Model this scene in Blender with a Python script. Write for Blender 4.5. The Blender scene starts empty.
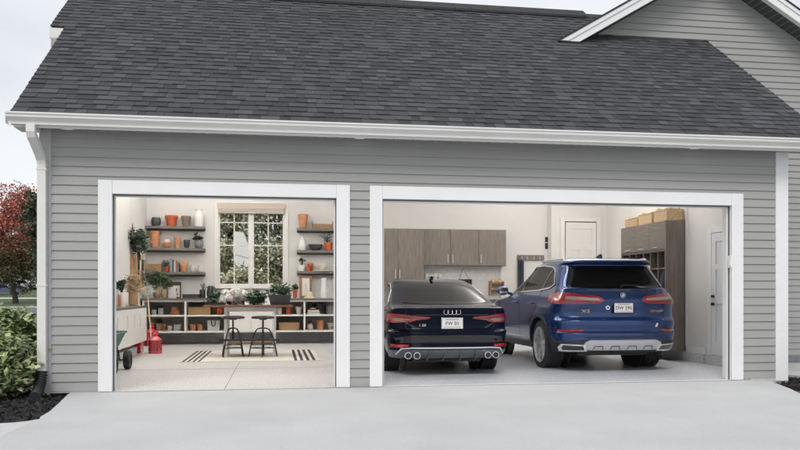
import bpy, bmesh, math, random
import numpy as np
from mathutils import Vector, Matrix
R = random.Random(7)
S = bpy.context.scene
COL = S.collection
rad = math.radians
# ---------------------------------------------------------------- survey: photo pixel + known plane -> point
F, EYE, YAW = 782.0, 1.204, rad(8.95)
CA, SA = math.cos(YAW), math.sin(YAW)
def at(u, v, Y):
    t = (u-400)/F; zc = Y/(CA-t*SA); xc = t*zc
    return (xc*CA+zc*SA, Y, EYE-(v-294)/F*zc)
def ground(u, v, Z=0.0):
    t = (u-400)/F; zc = (EYE-Z)*F/(v-294); xc = t*zc
    return (xc*CA+zc*SA, zc*CA-xc*SA, Z)
def onx(u, v, X):
    t = (u-400)/F; r = (t*CA+SA)/(CA-t*SA)
    return at(u, v, X/r)
# ---------------------------------------------------------------- materials
def M(name, col, rough=.6, metal=0., var=0., vs=4., bump=0., bs=60., coat=0., spec=.5, stretch=(1,1,1), col2=None, detail=3., attr=False):
    m = bpy.data.materials.new(name); m.use_nodes = True
    nt = m.node_tree; b = nt.nodes['Principled BSDF']; L = nt.links.new; N = nt.nodes.new
    b.inputs['Base Color'].default_value = (*col, 1); b.inputs['Roughness'].default_value = rough
    b.inputs['Metallic'].default_value = metal; b.inputs['Coat Weight'].default_value = coat
    b.inputs['Coat Roughness'].default_value = .03; b.inputs['Specular IOR Level'].default_value = spec
    tc = N('ShaderNodeTexCoord'); mp = N('ShaderNodeMapping'); mp.inputs['Scale'].default_value = stretch
    L(tc.outputs['Object'], mp.inputs['Vector'])
    if var or attr:
        c = None
        if attr:
            at_ = N('ShaderNodeAttribute'); at_.attribute_name = 'tone'; c = at_.outputs['Color']
        if var:
            n = N('ShaderNodeTexNoise'); n.inputs['Scale'].default_value = vs; n.inputs['Detail'].default_value = detail
            L(mp.outputs[0], n.inputs['Vector'])
            if col2 is not None:
                cr = N('ShaderNodeValToRGB'); cr.color_ramp.elements[0].position = .5-.5*var; cr.color_ramp.elements[1].position = .5+.5*var
                cr.color_ramp.elements[0].color = (*col, 1); cr.color_ramp.elements[1].color = (*col2, 1)
                L(n.outputs[0], cr.inputs[0]); c = cr.outputs[0]
            else:
                mr = N('ShaderNodeMapRange'); mr.inputs['From Min'].default_value = .3; mr.inputs['From Max'].default_value = .7
                mr.inputs['To Min'].default_value = 1-var; mr.inputs['To Max'].default_value = 1+var
                L(n.outputs[0], mr.inputs['Value'])
                mx = N('ShaderNodeMix'); mx.data_type = 'RGBA'; mx.blend_type = 'MULTIPLY'; mx.inputs['Factor'].default_value = 1
                if c is not None: L(c, mx.inputs[6])
                else: mx.inputs[6].default_value = (*col, 1)
                L(mr.outputs[0], mx.inputs[7]); c = mx.outputs[2]
        L(c, b.inputs['Base Color'])
    if var and name.endswith('concrete'):
        n3 = N('ShaderNodeTexNoise'); n3.inputs['Scale'].default_value = 45; n3.inputs['Detail'].default_value = 6; n3.inputs['Roughness'].default_value = .8
        m3 = N('ShaderNodeMapRange'); m3.inputs['From Min'].default_value = .3; m3.inputs['From Max'].default_value = .7; m3.inputs['To Min'].default_value = .88; m3.inputs['To Max'].default_value = 1.12
        x3 = N('ShaderNodeMix'); x3.data_type = 'RGBA'; x3.blend_type = 'MULTIPLY'; x3.inputs['Factor'].default_value = 1
        L(mp.outputs[0],n3.inputs['Vector']); L(n3.outputs[0],m3.inputs['Value']); L(c,x3.inputs[6]); L(m3.outputs[0],x3.inputs[7]); L(x3.outputs[2], b.inputs['Base Color'])
    if bump:
        n2 = N('ShaderNodeTexNoise'); n2.inputs['Scale'].default_value = bs; n2.inputs['Detail'].default_value = 4
        L(mp.outputs[0], n2.inputs['Vector']); bp = N('ShaderNodeBump'); bp.inputs['Strength'].default_value = bump
        bp.inputs['Distance'].default_value = .01; L(n2.outputs[0], bp.inputs['Height']); L(bp.outputs[0], b.inputs['Normal'])
    return m
def emis(name, col, s):
    m = M(name, col); b = m.node_tree.nodes['Principled BSDF']
    b.inputs['Emission Color'].default_value = (*col, 1); b.inputs['Emission Strength'].default_value = s
    return m
mt = dict(
 siding=M('siding', (.33,.33,.322), .55, var=.05, vs=1.2, bump=.25, bs=90, stretch=(.25,1,4)),
 white=M('white_trim', (.77,.77,.775), .45, var=.03, vs=1.5),
 gutter=M('gutter_paint', (.68,.67,.65), .35, var=.03, vs=2),
 soffit=M('soffit_paint', (.30,.30,.30), .6),
 shingle=M('shingle', (.05,.05,.055), .9, var=.22, vs=160, attr=True, bump=.5, bs=180),
 roofedge=M('roof_edge', (.03,.03,.032), .85),
 drywall=M('painted_drywall', (.71,.69,.665), .75, var=.03, vs=.7, bump=.04, bs=200),
 ceiling=M('ceiling_paint', (.76,.75,.73), .8),
 concrete=M('driveway_concrete', (.475,.48,.485), .85, var=.06, vs=1.1, bump=.55, bs=70, detail=8),
 walk=M('walk_concrete', (.50,.50,.50), .85, var=.07, vs=1.5, bump=.2, bs=90, detail=8),
 found=M('foundation_concrete', (.55,.53,.47), .9, var=.15, vs=9, bump=.5, bs=40),
 joint=M('concrete_joint', (.12,.12,.12), .9),
 floorA=M('beige_flake_floor', (.52,.51,.495), .42, var=.24, vs=38, col2=None, detail=1),
 floorB=M('grey_flake_floor', (.54,.555,.59), .33, var=.28, vs=38, detail=1),
 curb=M('flake_curb', (.55,.555,.56), .5, var=.22, vs=45, detail=1),
 cream=M('cabinet_white', (.76,.74,.71), .4, var=.02, vs=2),
 walnut=M('taupe_wood', (.160,.134,.114), .45, var=.28, vs=6, stretch=(6,6,.5), detail=7, bump=.12, bs=30),
 walnutx=M('taupe_wood_sideways', (.165,.14,.122), .45, var=.28, vs=6, stretch=(1,.6,9), detail=7),
 counter=M('dark_counter', (.10,.088,.08), .4, var=.18, vs=8, stretch=(.6,3,3)),
 shelf=M('shelf_grey_wood', (.135,.122,.11), .5, var=.15, vs=7, stretch=(.6,3,3)),
 butcher=M('reddish_wood', (.17,.065,.035), .35, var=.25, vs=7, stretch=(.5,4,4), detail=5),
 plank=M('brown_plank', (.25,.145,.075), .5, var=.3, vs=8, stretch=(.5,4,4), detail=5),
 blond=M('blond_wood', (.50,.34,.19), .5, var=.15, vs=8, stretch=(2,2,.5)),
 tile=M('glazed_tile', (.76,.75,.73), .15, var=.05, vs=5, bump=.05, bs=8),
 grout=M('grout', (.55,.54,.52), .9),
 nickel=M('brushed_nickel', (.72,.71,.69), .35, .35),
 chrome=M('chrome', (.80,.81,.82), .08, 1),
 satin=M('satin_silver', (.66,.67,.68), .3, .45),
 black=M('black_metal', (.018,.018,.02), .4, .2),
 seal_grey=M('seal_grey', (.10,.10,.10), .8),
 rubber=M('tyre_rubber', (.022,.022,.023), .75, var=.15, vs=40, bump=.2, bs=90),
 plastic=M('black_plastic', (.02,.021,.023), .5, bump=.05, bs=300),
 greyplastic=M('grey_plastic', (.09,.10,.115), .4),
 gloss=M('gloss_black', (.008,.008,.009), .06, coat=.6),
 glass=M('tinted_car_glass', (.008,.008,.008), .04, spec=.2),
 red=M('red_lens', (.30,.006,.010), .12, coat=1., spec=.7),
 reddark=M('dark_red_lens', (.12,.006,.008), .12, coat=1.),
 clear=M('smoked_clear_lens', (.38,.30,.28), .15, .3, coat=1.),
 audi=M('midnight_paint', (.004,.006,.017), .10, .0, coat=0., spec=.22),
 x5=M('blue_metallic_paint', (.015,.044,.148), .2, .5, coat=.55, var=.06, vs=400),
 platew=M('plate_white', (.78,.78,.76), .4, var=.05, vs=20),
 platet=M('plate_navy', (.02,.03,.10), .5),
 orange=M('orange_print', (.45,.22,.08), .5),
 terra=M('terracotta', (.43,.155,.065), .85, var=.13, vs=14, bump=.15, bs=60),
 terral=M('pale_terracotta', (.50,.225,.115), .85, var=.14, vs=12, bump=.15, bs=60),
 terrar=M('red_terracotta', (.42,.085,.03), .7, var=.1, vs=14),
 darkpot=M('charcoal_ceramic', (.045,.045,.043), .5, var=.25, vs=18),
 brownpot=M('weathered_brown', (.17,.135,.105), .8, var=.2, vs=16),
 greypot=M('grey_ceramic', (.15,.15,.15), .6, var=.2, vs=20),
 enamel=M('white_enamel', (.80,.79,.76), .3, var=.03, vs=6),
 creamc=M('cream_ceramic', (.70,.64,.55), .5, var=.05, vs=9),
 wicker=M('wicker', (.36,.22,.115), .8, var=.45, vs=55, stretch=(1,1,2.2), bump=.9, bs=70),
 wickerl=M('light_wicker', (.56,.41,.25), .8, var=.45, vs=45, stretch=(1,1,2.2), bump=.9, bs=60),
 burlap=M('burlap', (.30,.21,.13), .9, var=.3, vs=40, bump=.6, bs=90),
 paper=M('paper', (.82,.81,.78), .7),
 soil=M('soil', (.03,.022,.016), .95),
 mulch=M('mulch', (.016,.013,.015), .95, attr=True, var=.3, vs=30),
 mulchbed=M('mulch_bed', (.015,.012,.013), .95, var=.4, vs=30, bump=1, bs=40),
 leaf=M('leaf', (.1,.1,.1), .5, attr=True, var=.15, vs=30),
 leaffar=M('far_leaf', (.1,.1,.1), .8, attr=True, var=.1, vs=3),
 bark=M('bark', (.06,.048,.038), .9, var=.3, vs=12, bump=.6, bs=20),
 grass=M('lawn', (.075,.11,.045), .95, var=.35, vs=.6, detail=9, bump=.5, bs=25),
 asphalt=M('asphalt', (.115,.12,.13), .9, var=.12, vs=2, detail=8),
 rug=M('cream_rug', (.62,.585,.53), .95, var=.08, vs=60, bump=.4, bs=200),
 rugb=M('black_rug_stripe', (.03,.027,.025), .95, bump=.4, bs=200),
 redl=M('red_lantern_metal', (.42,.012,.03), .25, var=.08, vs=10, coat=.6),
 lglass=M('lantern_glass', (.35,.09,.09), .15, spec=.6),
 green=M('green_plastic', (.008,.085,.058), .6),
 galv=M('dark_zinc', (.05,.053,.058), .45, .5, var=.25, vs=10),
 fabric=M('linen_shade', (.50,.44,.38), .9, var=.07, vs=60, bump=.3, bs=150),
 navybag=M('navy_cloth', (.02,.025,.05), .9),
 farwhite=M('far_white_wall', (.6,.6,.58), .8),
 sofflight=emis('soffit_lens', (.9,.9,.88), .15),
 lamp=emis('added_uplight_glow', (1.,.98,.955), 49.),  # glow of the unseen uplighters added inside the garage
)
# ---------------------------------------------------------------- object bookkeeping
def T(o, label=None, cat=None, group=None, kind=None):
    if label: o['label'] = label
    if cat: o['category'] = cat
    if group: o['group'] = group
    if kind: o['kind'] = kind
    return o
def thing(name, loc, label, cat, group=None, rz=0):
    o = bpy.data.objects.new(name, None); COL.objects.link(o); o.location = loc; o.rotation_euler = (0,0,rz)
    o.empty_display_size = .1
    return T(o, label, cat, group)
def org(p):
    v = Vector((0,0,0))
    while p is not None: v += p.location; p = p.parent
    return v
def cp(o, parent=None):
    c = o.copy(); COL.objects.link(c); c.parent = parent
    for ch in list(o.children): cp(ch, c)
    return c
class B:
    """collects shapes, given in world coordinates, into one mesh object"""
    def __init__(s): s.bm = bmesh.new(); s.mi = 0
    def face(s, pts):
        f = s.bm.faces.new([s.bm.verts.new(p) for p in pts]); f.material_index = s.mi; return f
    def box(s, x0, x1, y0, y1, z0, z1, bev=0., seg=2):
        x0,x1 = sorted((x0,x1)); y0,y1 = sorted((y0,y1)); z0,z1 = sorted((z0,z1))
        v = [s.bm.verts.new(p) for p in ((x0,y0,z0),(x1,y0,z0),(x1,y1,z0),(x0,y1,z0),(x0,y0,z1),(x1,y0,z1),(x1,y1,z1),(x0,y1,z1))]
        fs = [s.bm.faces.new([v[i] for i in q]) for q in ((0,3,2,1),(4,5,6,7),(0,1,5,4),(1,2,6,5),(2,3,7,6),(3,0,4,7))]
        for f in fs: f.material_index = s.mi
        if bev:
            es = list({e for f in fs for e in f.edges})
            bmesh.ops.bevel(s.bm, geom=es, offset=bev, segments=seg, affect='EDGES', profile=.5)
        return s
    def prism(s, poly, ax, a0, a1):
        """poly in the two other axes (in xyz order), extruded along ax"""
        def P(p, a): q = list(p); q.insert(ax, a); return q
        A = [s.bm.verts.new(P(p,a0)) for p in poly]; Bv = [s.bm.verts.new(P(p,a1)) for p in poly]
        n = len(poly); fs = [s.bm.faces.new(A[::-1]), s.bm.faces.new(Bv)]
        for i in range(n): fs.append(s.bm.faces.new((A[i],A[(i+1)%n],Bv[(i+1)%n],Bv[i])))
        for f in fs: f.material_index = s.mi
        return s
    def cyl(s, p0, p1, r0, r1=None, n=14):
        return s.tube([p0,p1],[r0, r0 if r1 is None else r1], n)
    def tube(s, pts, r, n=8, close=False):
        pts = [Vector(p) for p in pts]; m = len(pts)
        if not isinstance(r, (list,tuple)): r = [r]*m
        rings = []; up = None
        for i,p in enumerate(pts):
            a = pts[(i-1)%m] if (i or close) else p; b = pts[(i+1)%m] if (i < m-1 or close) else p
            d = (b-a).normalized()
            if up is None: up = d.orthogonal().normalized()
            up = (up-d*up.dot(d)); up = up.normalized() if up.length > 1e-5 else d.orthogonal().normalized()
            w = d.cross(up)
            rings.append([s.bm.verts.new(p+(up*math.cos(2*math.pi*k/n)+w*math.sin(2*math.pi*k/n))*r[i]) for k in range(n)])
        for i in range(m if close else m-1):
            A,C = rings[i], rings[(i+1)%m]
            for k in range(n):
                f = s.bm.faces.new((A[k],A[(k+1)%n],C[(k+1)%n],C[k])); f.material_index = s.mi; f.smooth = True
        if not close:
            for q in (rings[0][::-1], rings[-1]): f = s.bm.faces.new(q); f.material_index = s.mi
        return s
    def lathe(s, prof, c=(0,0,0), n=24, ax=2, sx=1., sy=1.):
        rings = []
        for r,h in prof:
            ring = []
            for k in range(n if r > 1e-6 else 1):
                a = 2*math.pi*k/n; q = [r*math.cos(a)*sx, r*math.sin(a)*sy]; q.insert(ax, h)
                ring.append(s.bm.verts.new((c[0]+q[0], c[1]+q[1], c[2]+q[2])))
            rings.append(ring)
        for A,C in zip(rings, rings[1:]):
            for k in range(n):
                a = A[k%len(A)], A[(k+1)%n%len(A)]; b = C[(k+1)%n%len(C)], C[k%len(C)]
                vs = []
                for v in (a[0],a[1],b[0],b[1]):
                    if v not in vs: vs.append(v)
                if len(vs) > 2:
                    try: f = s.bm.faces.new(vs); f.smooth = True; f.material_index = s.mi
                    except ValueError: pass
        return s
    def done(s, name, mat, parent=None, loc=None, smooth=None, sharp=35):
        bm = s.bm
        bmesh.ops.recalc_face_normals(bm, faces=bm.faces)
        if smooth:
            for f in bm.faces: f.smooth = True
        for e in bm.edges:
            if len(e.link_faces) == 2 and e.calc_face_angle(0) > rad(sharp): e.smooth = False
        me = bpy.data.meshes.new(name); bm.to_mesh(me); bm.free()
        o = bpy.data.objects.new(name, me); COL.objects.link(o)
        for m in (mat if isinstance(mat,(list,tuple)) else [mat]): me.materials.append(m if not isinstance(m,str) else mt[m])
        if parent is not None:
            o.parent = parent; sh = org(parent)
        else:
            sh = Vector(loc) if loc is not None else Vector((0,0,0)); o.location = sh
        if sh.length: me.transform(Matrix.Translation(-sh))
        return o
def leaves(name, P, sz, col, mat='leaf', parent=None, loc=None, asp=.5, up=.3, bend=.25, seed=1):
    """many small bent leaf blades; P (n,3) world points, sz (n,), col (n,3)"""
    rg = np.random.default_rng(seed); n = len(P); P = np.asarray(P, float)
    d = rg.normal(size=(n,3)); d[:,2] = d[:,2]*.6; d /= np.linalg.norm(d,axis=1)[:,None]
    nn = rg.normal(size=(n,3)); nn[:,2] += up*4; sd = np.cross(d,nn); sd /= np.linalg.norm(sd,axis=1)[:,None]+1e-9
    nn = np.cross(sd,d); s_ = np.asarray(sz).reshape(-1,1)*np.ones((n,1))
    base = P-d*s_*.5; tip = P+d*s_*.5-nn*s_*bend*.3; mid = P+nn*s_*bend*.3
    a = mid+sd*s_*asp*.5-nn*s_*bend*.4; b = mid-sd*s_*asp*.5-nn*s_*bend*.4
    V = np.stack([base,a,tip,b,mid],1).reshape(-1,3)
    sh = np.array(org(parent)) if parent is not None else (np.array(loc) if loc is not None else np.zeros(3))
    V = V-sh
    i = np.arange(n)*5
    Fc = np.stack([np.stack([i,i+1,i+4],1),np.stack([i+1,i+2,i+4],1),np.stack([i+2,i+3,i+4],1),np.stack([i+3,i,i+4],1)],1).reshape(-1,3)
    me = bpy.data.meshes.new(name); me.from_pydata(V.tolist(), [], Fc.tolist())
    ca = me.color_attributes.new('tone','FLOAT_COLOR','POINT')
    cc = np.concatenate([np.repeat(np.clip(col,0,1),5,0), np.ones((n*5,1))],1)
    ca.data.foreach_set('color', cc.astype(np.float32).ravel())
    me.materials.append(mt[mat]); o = bpy.data.objects.new(name, me); COL.objects.link(o)
    if parent is not None: o.parent = parent
    elif loc is not None: o.location = loc
    return o
def clumps(c, r, k, per, cr, base, dv=.3, seed=1, shell=.55):
    """clumped crown: centres, colours"""
    rg = np.random.default_rng(seed); c = np.array(c); r = np.array(r)
    d = rg.normal(size=(k,3)); d /= np.linalg.norm(d,axis=1)[:,None]
    cc = c+d*r*(shell+(1-shell)*rg.random((k,1)))
    P = cc[:,None,:]+rg.normal(size=(k,per,3))*cr*np.array([1,1,.7])
    bs = np.array(base); bi = rg.integers(0,len(bs),k)
    col = bs[bi][:,None,:]*(1+dv*rg.uniform(-1,1,(k,1,1)))*(1+.25*rg.uniform(-1,1,(k,per,1)))
    return P.reshape(-1,3), col.reshape(-1,3)

for k_ in ('audi','glass'): mt[k_].node_tree.nodes['Principled BSDF'].inputs['IOR'].default_value = 1.33
# ================================================================ terrain, sky, driveway
def hill(x, y):
    d = y-86
    return -.13 + (max(0, d)*.048 if d < 60 else 2.9+(d-60)*.02) * (1 if y > 0 else 0)
g = B()
xs = [-400,-250,-160,-110,-80,-60,-45,-32,-22,-14,-8,0,8,20,40,80,160,400]
ys = [-80,-30,0,10,20,30,45,60,75,86,92,100,110,120,135,146,180,240,400,700]
gv = [[g.bm.verts.new((x,y,hill(x,y))) for x in xs] for y in ys]
for j in range(len(ys)-1):
    for i in range(len(xs)-1): g.bm.faces.new((gv[j][i],gv[j][i+1],gv[j+1][i+1],gv[j+1][i]))
T(g.done('ground','grass',smooth=True), kind='structure')
def sheet(name, pts, z0, z1, mat):
    b = B(); b.prism([(p[0],p[1]) for p in pts], 2, z0, z1); o = b.done(name, mat); return T(o, kind='structure')
edgeL = [ground(u,v)[:2] for u,v in ((71,391.2),(66,396),(59,403),(50,411),(40,417),(28,420.5),(14,422),(0,422.8))]
jn = ground(40,418.5)[:2]
drive = [(-2.15,10.02)]+edgeL[:1]+edgeL[1:5]+[jn, ground(0,437.5)[:2], (-6.5,6.1), (-12,4.6), (-12,-14), (16,-14), (16,6.0)] + [ground(u,v)[:2] for u,v in ((800,393.5),(790,388.5),(778,384),(766,380.3))]+[(6.75,10.02)]
sheet('driveway', drive, -.16, 0, 'concrete')
sheet('path', [(jn[0]-.012,jn[1]+.0)]+[edgeL[5],edgeL[6],edgeL[7],(-7,7.42),(-12,7.3),(-12,4.615),(-6.5,6.112),(ground(0,437.5)[0]-.01,ground(0,437.5)[1]+.012)], -.16, -.004, 'walk')
# right side walk in the shade of the gable wing
sheet('side_path', [(8.35,9.4),(13,8.6),(13,12.75),(7.6,12.75),(7.6,11.2)], -.16, -.03, 'walk')
sheet('mulch_bed', [edgeL[7],edgeL[6],edgeL[5],edgeL[4],edgeL[3],edgeL[2],edgeL[1],edgeL[0],(-2.3,10.06),(-2.8,10.06),(-2.9,14),(-9,14),(-9,8)], -.16, -.035, 'mulchbed')
sheet('mulch_strip', [(6.8,10.06),(7.13,10.07),(7.5,12.7),(7.58,11.2),(8.33,9.4),(13,8.55),(13,6.0),(7.0,9.8)], -.16, -.06, 'mulchbed')
# loose mulch chips
def chips(name, region, n, z, seed):
    rg = np.random.default_rng(seed); P = []
    while len(P) < n:
        x, y = rg.uniform(region[0],region[1]), rg.uniform(region[2],region[3])
        if region[4](x,y): P.append((x,y,z+rg.uniform(0,.03)))
    c = rg.uniform(.006,.035,(n,1))*np.array([[1.05,.95,1.05]])
    T(leaves(name, P, rg.uniform(.03,.085,n), c, mat='mulch', asp=.3, up=.2, bend=.1, seed=seed), kind='stuff')
def inpoly(poly):
    def f(x,y):
        c = False
        for (x0,y0),(x1,y1) in zip(poly, poly[1:]+poly[:1]):
            if (y0 > y) != (y1 > y) and x < (x1-x0)*(y-y0)/(y1-y0)+x0: c = not c
        return c
    return f
bedpoly = [tuple(p) for p in edgeL[::-1]]+[(-2.3,10.03),(-2.9,10.4),(-5.6,10.4),(-5.6,7.9)]
chips('mulch_chips', (-5.6,-1.9,6.9,10.4,inpoly(bedpoly)), 5200, -.035, 3)
chips('mulch_chips', (6.8,9.2,7.5,10.6,inpoly([(6.8,10.0),(7.13,10.3),(7.5,11),(8.3,9.45),(9.2,9.2),(9.2,7.9),(7.4,9.5)])), 1600, -.06, 4)
# street: a turning circle with kerb, lawn beyond, pavement on the rise
b = B(); cx, cy, rr = -24, 57, 24
b.bm.faces.new([b.bm.verts.new((cx+rr*1.5*math.cos(a*math.pi/24), cy+rr*.92*math.sin(a*math.pi/24), -.10)) for a in range(48)])
T(b.done('road','asphalt'), kind='structure')
b = B()
k_ = 48
for a in range(k_):
    a0, a1 = a*2*math.pi/k_, (a+1)*2*math.pi/k_
    q = lambda A,r: (cx+(rr*1.5+r)*math.cos(A), cy+(rr*.92+r)*math.sin(A))
    b.prism([q(a0,0),q(a1,0),q(a1,.5),q(a0,.5)], 2, -.2, .02)
T(b.done('kerb','walk'), kind='structure')
b = B()
for i in range(12):
    x0, x1 = -90+i*8, -82+i*8
    ya, yb = 101, 104
    b.face([(x0,ya,hill(0,ya)+.03),(x1,ya,hill(0,ya)+.03),(x1,yb,hill(0,yb)+.03),(x0,yb,hill(0,yb)+.03)])
T(b.done('pavement','walk'), kind='structure')

# ================================================================ the house
house = thing('house', (0,10.07,0), 'grey clapboard house with dark shingle roof and two open garage bays', 'house')
YW = 10.07
TP = .75; CP = math.cos(math.atan(TP)); SP = math.sin(math.atan(TP))
def roofz(y): return 3.32+TP*(y-9.70)
# -- lap siding
def laps(b, Y, segs, z0, z1, e, base, jit=0.):
    k0 = math.floor((z0-base)/e); z = base+k0*e
    while z < z1:
        for x0, x1, za, zb in segs:
            lo, hi = max(z, za, z0), min(z+e, zb, z1)
            if hi-lo > .012:
                f = (lo-z)/e; g_ = (hi-z)/e
                yo = lambda q: Y-.020+.016*q
                cuts = [x0]; xx = x0+R.uniform(1.0,3.6)
                while jit and xx < x1-.4: cuts.append(xx); xx += R.uniform(2.4,3.7)
                cuts.append(x1)
                for c0, c1 in zip(cuts, cuts[1:]):
                    b.prism([(yo(f),lo),(yo(g_),hi),(Y,hi),(Y,lo)], 0, c0+(.0007 if jit else 0), c1)
        z += e
OL, OR_ = (-2.0,.757), (1.352,6.262); HT = 2.437; TT = 2.605; XL, XR = -2.82, 7.12
b = B()
laps(b, YW, [(-2.71,-2.165,.02,TT),(.922,1.19,.02,TT),(6.437,6.935,.02,TT)], .02, TT, .1145, .02)
laps(b, YW, [(-2.71,6.935,TT,3.2)], TT, 3.2, .1145, .02, jit=1)
b.done('siding','siding',house,sharp=20)
b = B()   # wall core behind the siding, with reveals
for x0,x1,z0,z1 in ((XL,OL[0],-.15,3.45),(OL[1],OR_[0],-.15,3.45),(OR_[1],XR,-.15,3.45),(OL[0],OL[1],HT,3.45),(OR_[0],OR_[1],HT,3.45)):
    b.box(x0,x1,YW+.0005,YW+.15,z0,z1)
b.done('front_wall','white',house)
b = B()
for x0,x1,z0,z1 in ((XL+.1,OL[0]-.004,0,3.45),(OL[1]+.004,OR_[0]-.004,0,3.45),(OR_[1]+.004,XR,0,3.45),(OL[0]-.004,OL[1]+.004,HT+.004,3.45),(OR_[0]-.004,OR_[1]+.004,HT+.004,3.45)):
    b.box(x0,x1,YW+.152,YW+.17,z0,z1)
b.done('inner_wall','drywall',house)
for (a0,a1) in (OL, OR_):      # wide white casing round each bay
    b = B()
    b.box(a0-.165,a0,YW-.035,YW+.0,0.004,TT,.004); b.box(a1,a1+.172,YW-.035,YW+.0,0.004,TT,.004)
    b.box(a0+.001,a1-.001,YW-.033,YW+.0,HT,TT-.001,.004)
    pass
    b.done('door_casing','white',house)
    b = B()   # stop moulding and dark weather seal
    b.box(a0,a0+.03,YW+.05,YW+.075,0,HT-.03); b.box(a1-.03,a1,YW+.05,YW+.075,0,HT-.03); b.box(a0,a1,YW+.05,YW+.075,HT-.03,HT)
    b.done('door_stop','white',house)
    b = B()
    b.box(a0+.001,a0+.012,YW+.03,YW+.049,0,HT-.001); b.box(a1-.012,a1-.001,YW+.03,YW+.049,0,HT-.001); b.box(a0,a1,YW+.03,YW+.049,HT-.014,HT-.001)
    b.done('weather_seal','seal_grey',house)
    b = B()   # roller track of the lifted door
    for xx in (a0-.06, a1+.02): b.box(xx,xx+.04,YW+.19,YW+.24,.02,2.5)
    b.done('door_track','white',house)
b = B(); b.box(6.935,XR+.004,YW-.03,YW+.001,-.02,3.2,.004); b.box(XR,XR+.006,YW-.026,YW+.12,-.02,3.2,.002); b.done('corner_board','white',house)
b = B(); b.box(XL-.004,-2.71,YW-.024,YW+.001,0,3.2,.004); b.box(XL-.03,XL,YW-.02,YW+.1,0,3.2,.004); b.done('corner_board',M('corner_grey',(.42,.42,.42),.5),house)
b = B(); b.box(6.55,XR+.01,YW-.018,YW+.16,-.16,.0195,.004); b.box(-2.8,-2.17,YW-.02,YW+.16,-.16,.0,.002); b.done('foundation','found',house)
# outer side walls (never seen from the drive): plain lapped boards
b = B()
b.prism([(YW+.151,-.15),(12.13,-.15),(12.13,roofz(12.13)-.15),(YW+.151,roofz(YW+.151)-.15)],0,XL,XL+.1)
b.prism([(12.05,-.15),(20.05,-.15),(20.05,4.7),(13.77,6.15),(12.05,roofz(12.05)-.15)],0,-3.25,-3.17)
b.box(-3.17,-2.821,12.131,12.2,-.15,4.7)
b.prism([(10.60,-.15),(12.86,-.15),(12.86,roofz(12.86)-.15),(10.60,roofz(10.60)-.15)],0,7.36,7.44)
b.prism([(YW+.151,-.15),(10.619,-.15),(10.619,roofz(10.619)-.15),(YW+.151,roofz(YW+.151)-.15)],0,XR-.044,XR)
b.box(XR+.001,7.359,10.60,10.619,-.15,3.75)
b.done('side_wall','siding',house)
# -- gable wing on the right
YG = 12.87; PK = (7.476,7.10); GS = .59
def gz(x): return PK[1]-GS*abs(x-PK[0])
b = B()
e = .1145; z = .10
while z < 7.0:
    yo0, yo1 = YG-.020, YG-.004
    xl = max(4.7, PK[0]-(PK[1]-z-e-.02)/GS) if z > 4.9 else 7.44
    xr = min(14.5, PK[0]+(PK[1]-z-e-.02)/GS)
    if xr > xl: b.prism([(yo0,z),(yo1,z+e),(YG,z+e),(YG,z)],0,xl,xr)
    z += e
b.done('gable_siding','siding',house,sharp=20)
b = B(); b.prism([(4.72,5.0),(7.38,5.0),(7.38,.1),(7.45,-.15),(14.5,-.15),(14.5,gz(14.5)-.1),(PK[0],PK[1]-.15),(4.72,gz(4.72)-.15)],1,YG+.0005,YG+.12); b.done('gable_wall','siding',house)
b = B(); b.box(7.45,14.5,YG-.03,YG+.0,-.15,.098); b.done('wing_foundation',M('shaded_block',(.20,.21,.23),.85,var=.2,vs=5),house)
YO = 12.45
def rake(b, sgn, y0, y1, off0, off1, x0, x1):
    pts = [(x0, gz(x0)+off0),(x1, gz(x1)+off0),(x1, gz(x1)+off1),(x0, gz(x0)+off1)]
    b.prism(pts,1,y0,y1)
XE = 4.66
b = B()
zb_ = gz(XE)-.012
b.prism([(XE,zb_),(XE+.344,zb_),(PK[0],gz(PK[0])-.215),(PK[0],gz(PK[0])-.012)],1,YO,YO+.10)
b.prism([(XE+.01,zb_+.003),(XE+.14,zb_+.003),(PK[0],gz(PK[0])-.085),(PK[0],gz(PK[0])-.012)],1,YO-.018,YO-.0005)
rake(b,1,YO,YO+.10,-.215,-.012,PK[0]+.001,14.6); rake(b,1,YO-.018,YO-.0005,-.085,-.012,PK[0]+.001,14.6)
b.done('rake_fascia','white',house)
b = B()
for x0,x1 in ((XE+.3,PK[0]),(PK[0],14.6)):
    rake(b,1,YO+.101,YG,-.212,-.20,x0,x1)
b.done('rake_soffit','soffit',house)
b = B()
n = 34
for i in range(-n,n*2):
    x = PK[0]+i*.105
    if XE+.35 < x < 14.4: rake(b,1,YO+.102,YG-.018,-.222,-.213,x,x+.085)
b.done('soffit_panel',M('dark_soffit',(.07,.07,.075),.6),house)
b = B()
for x0,x1 in ((XE-.03,PK[0]),(PK[0],14.65)):
    rake(b,1,YO-.03,20.,-.011,.02,x0,x1)
b.done('gable_roof','roofedge',house)
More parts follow.
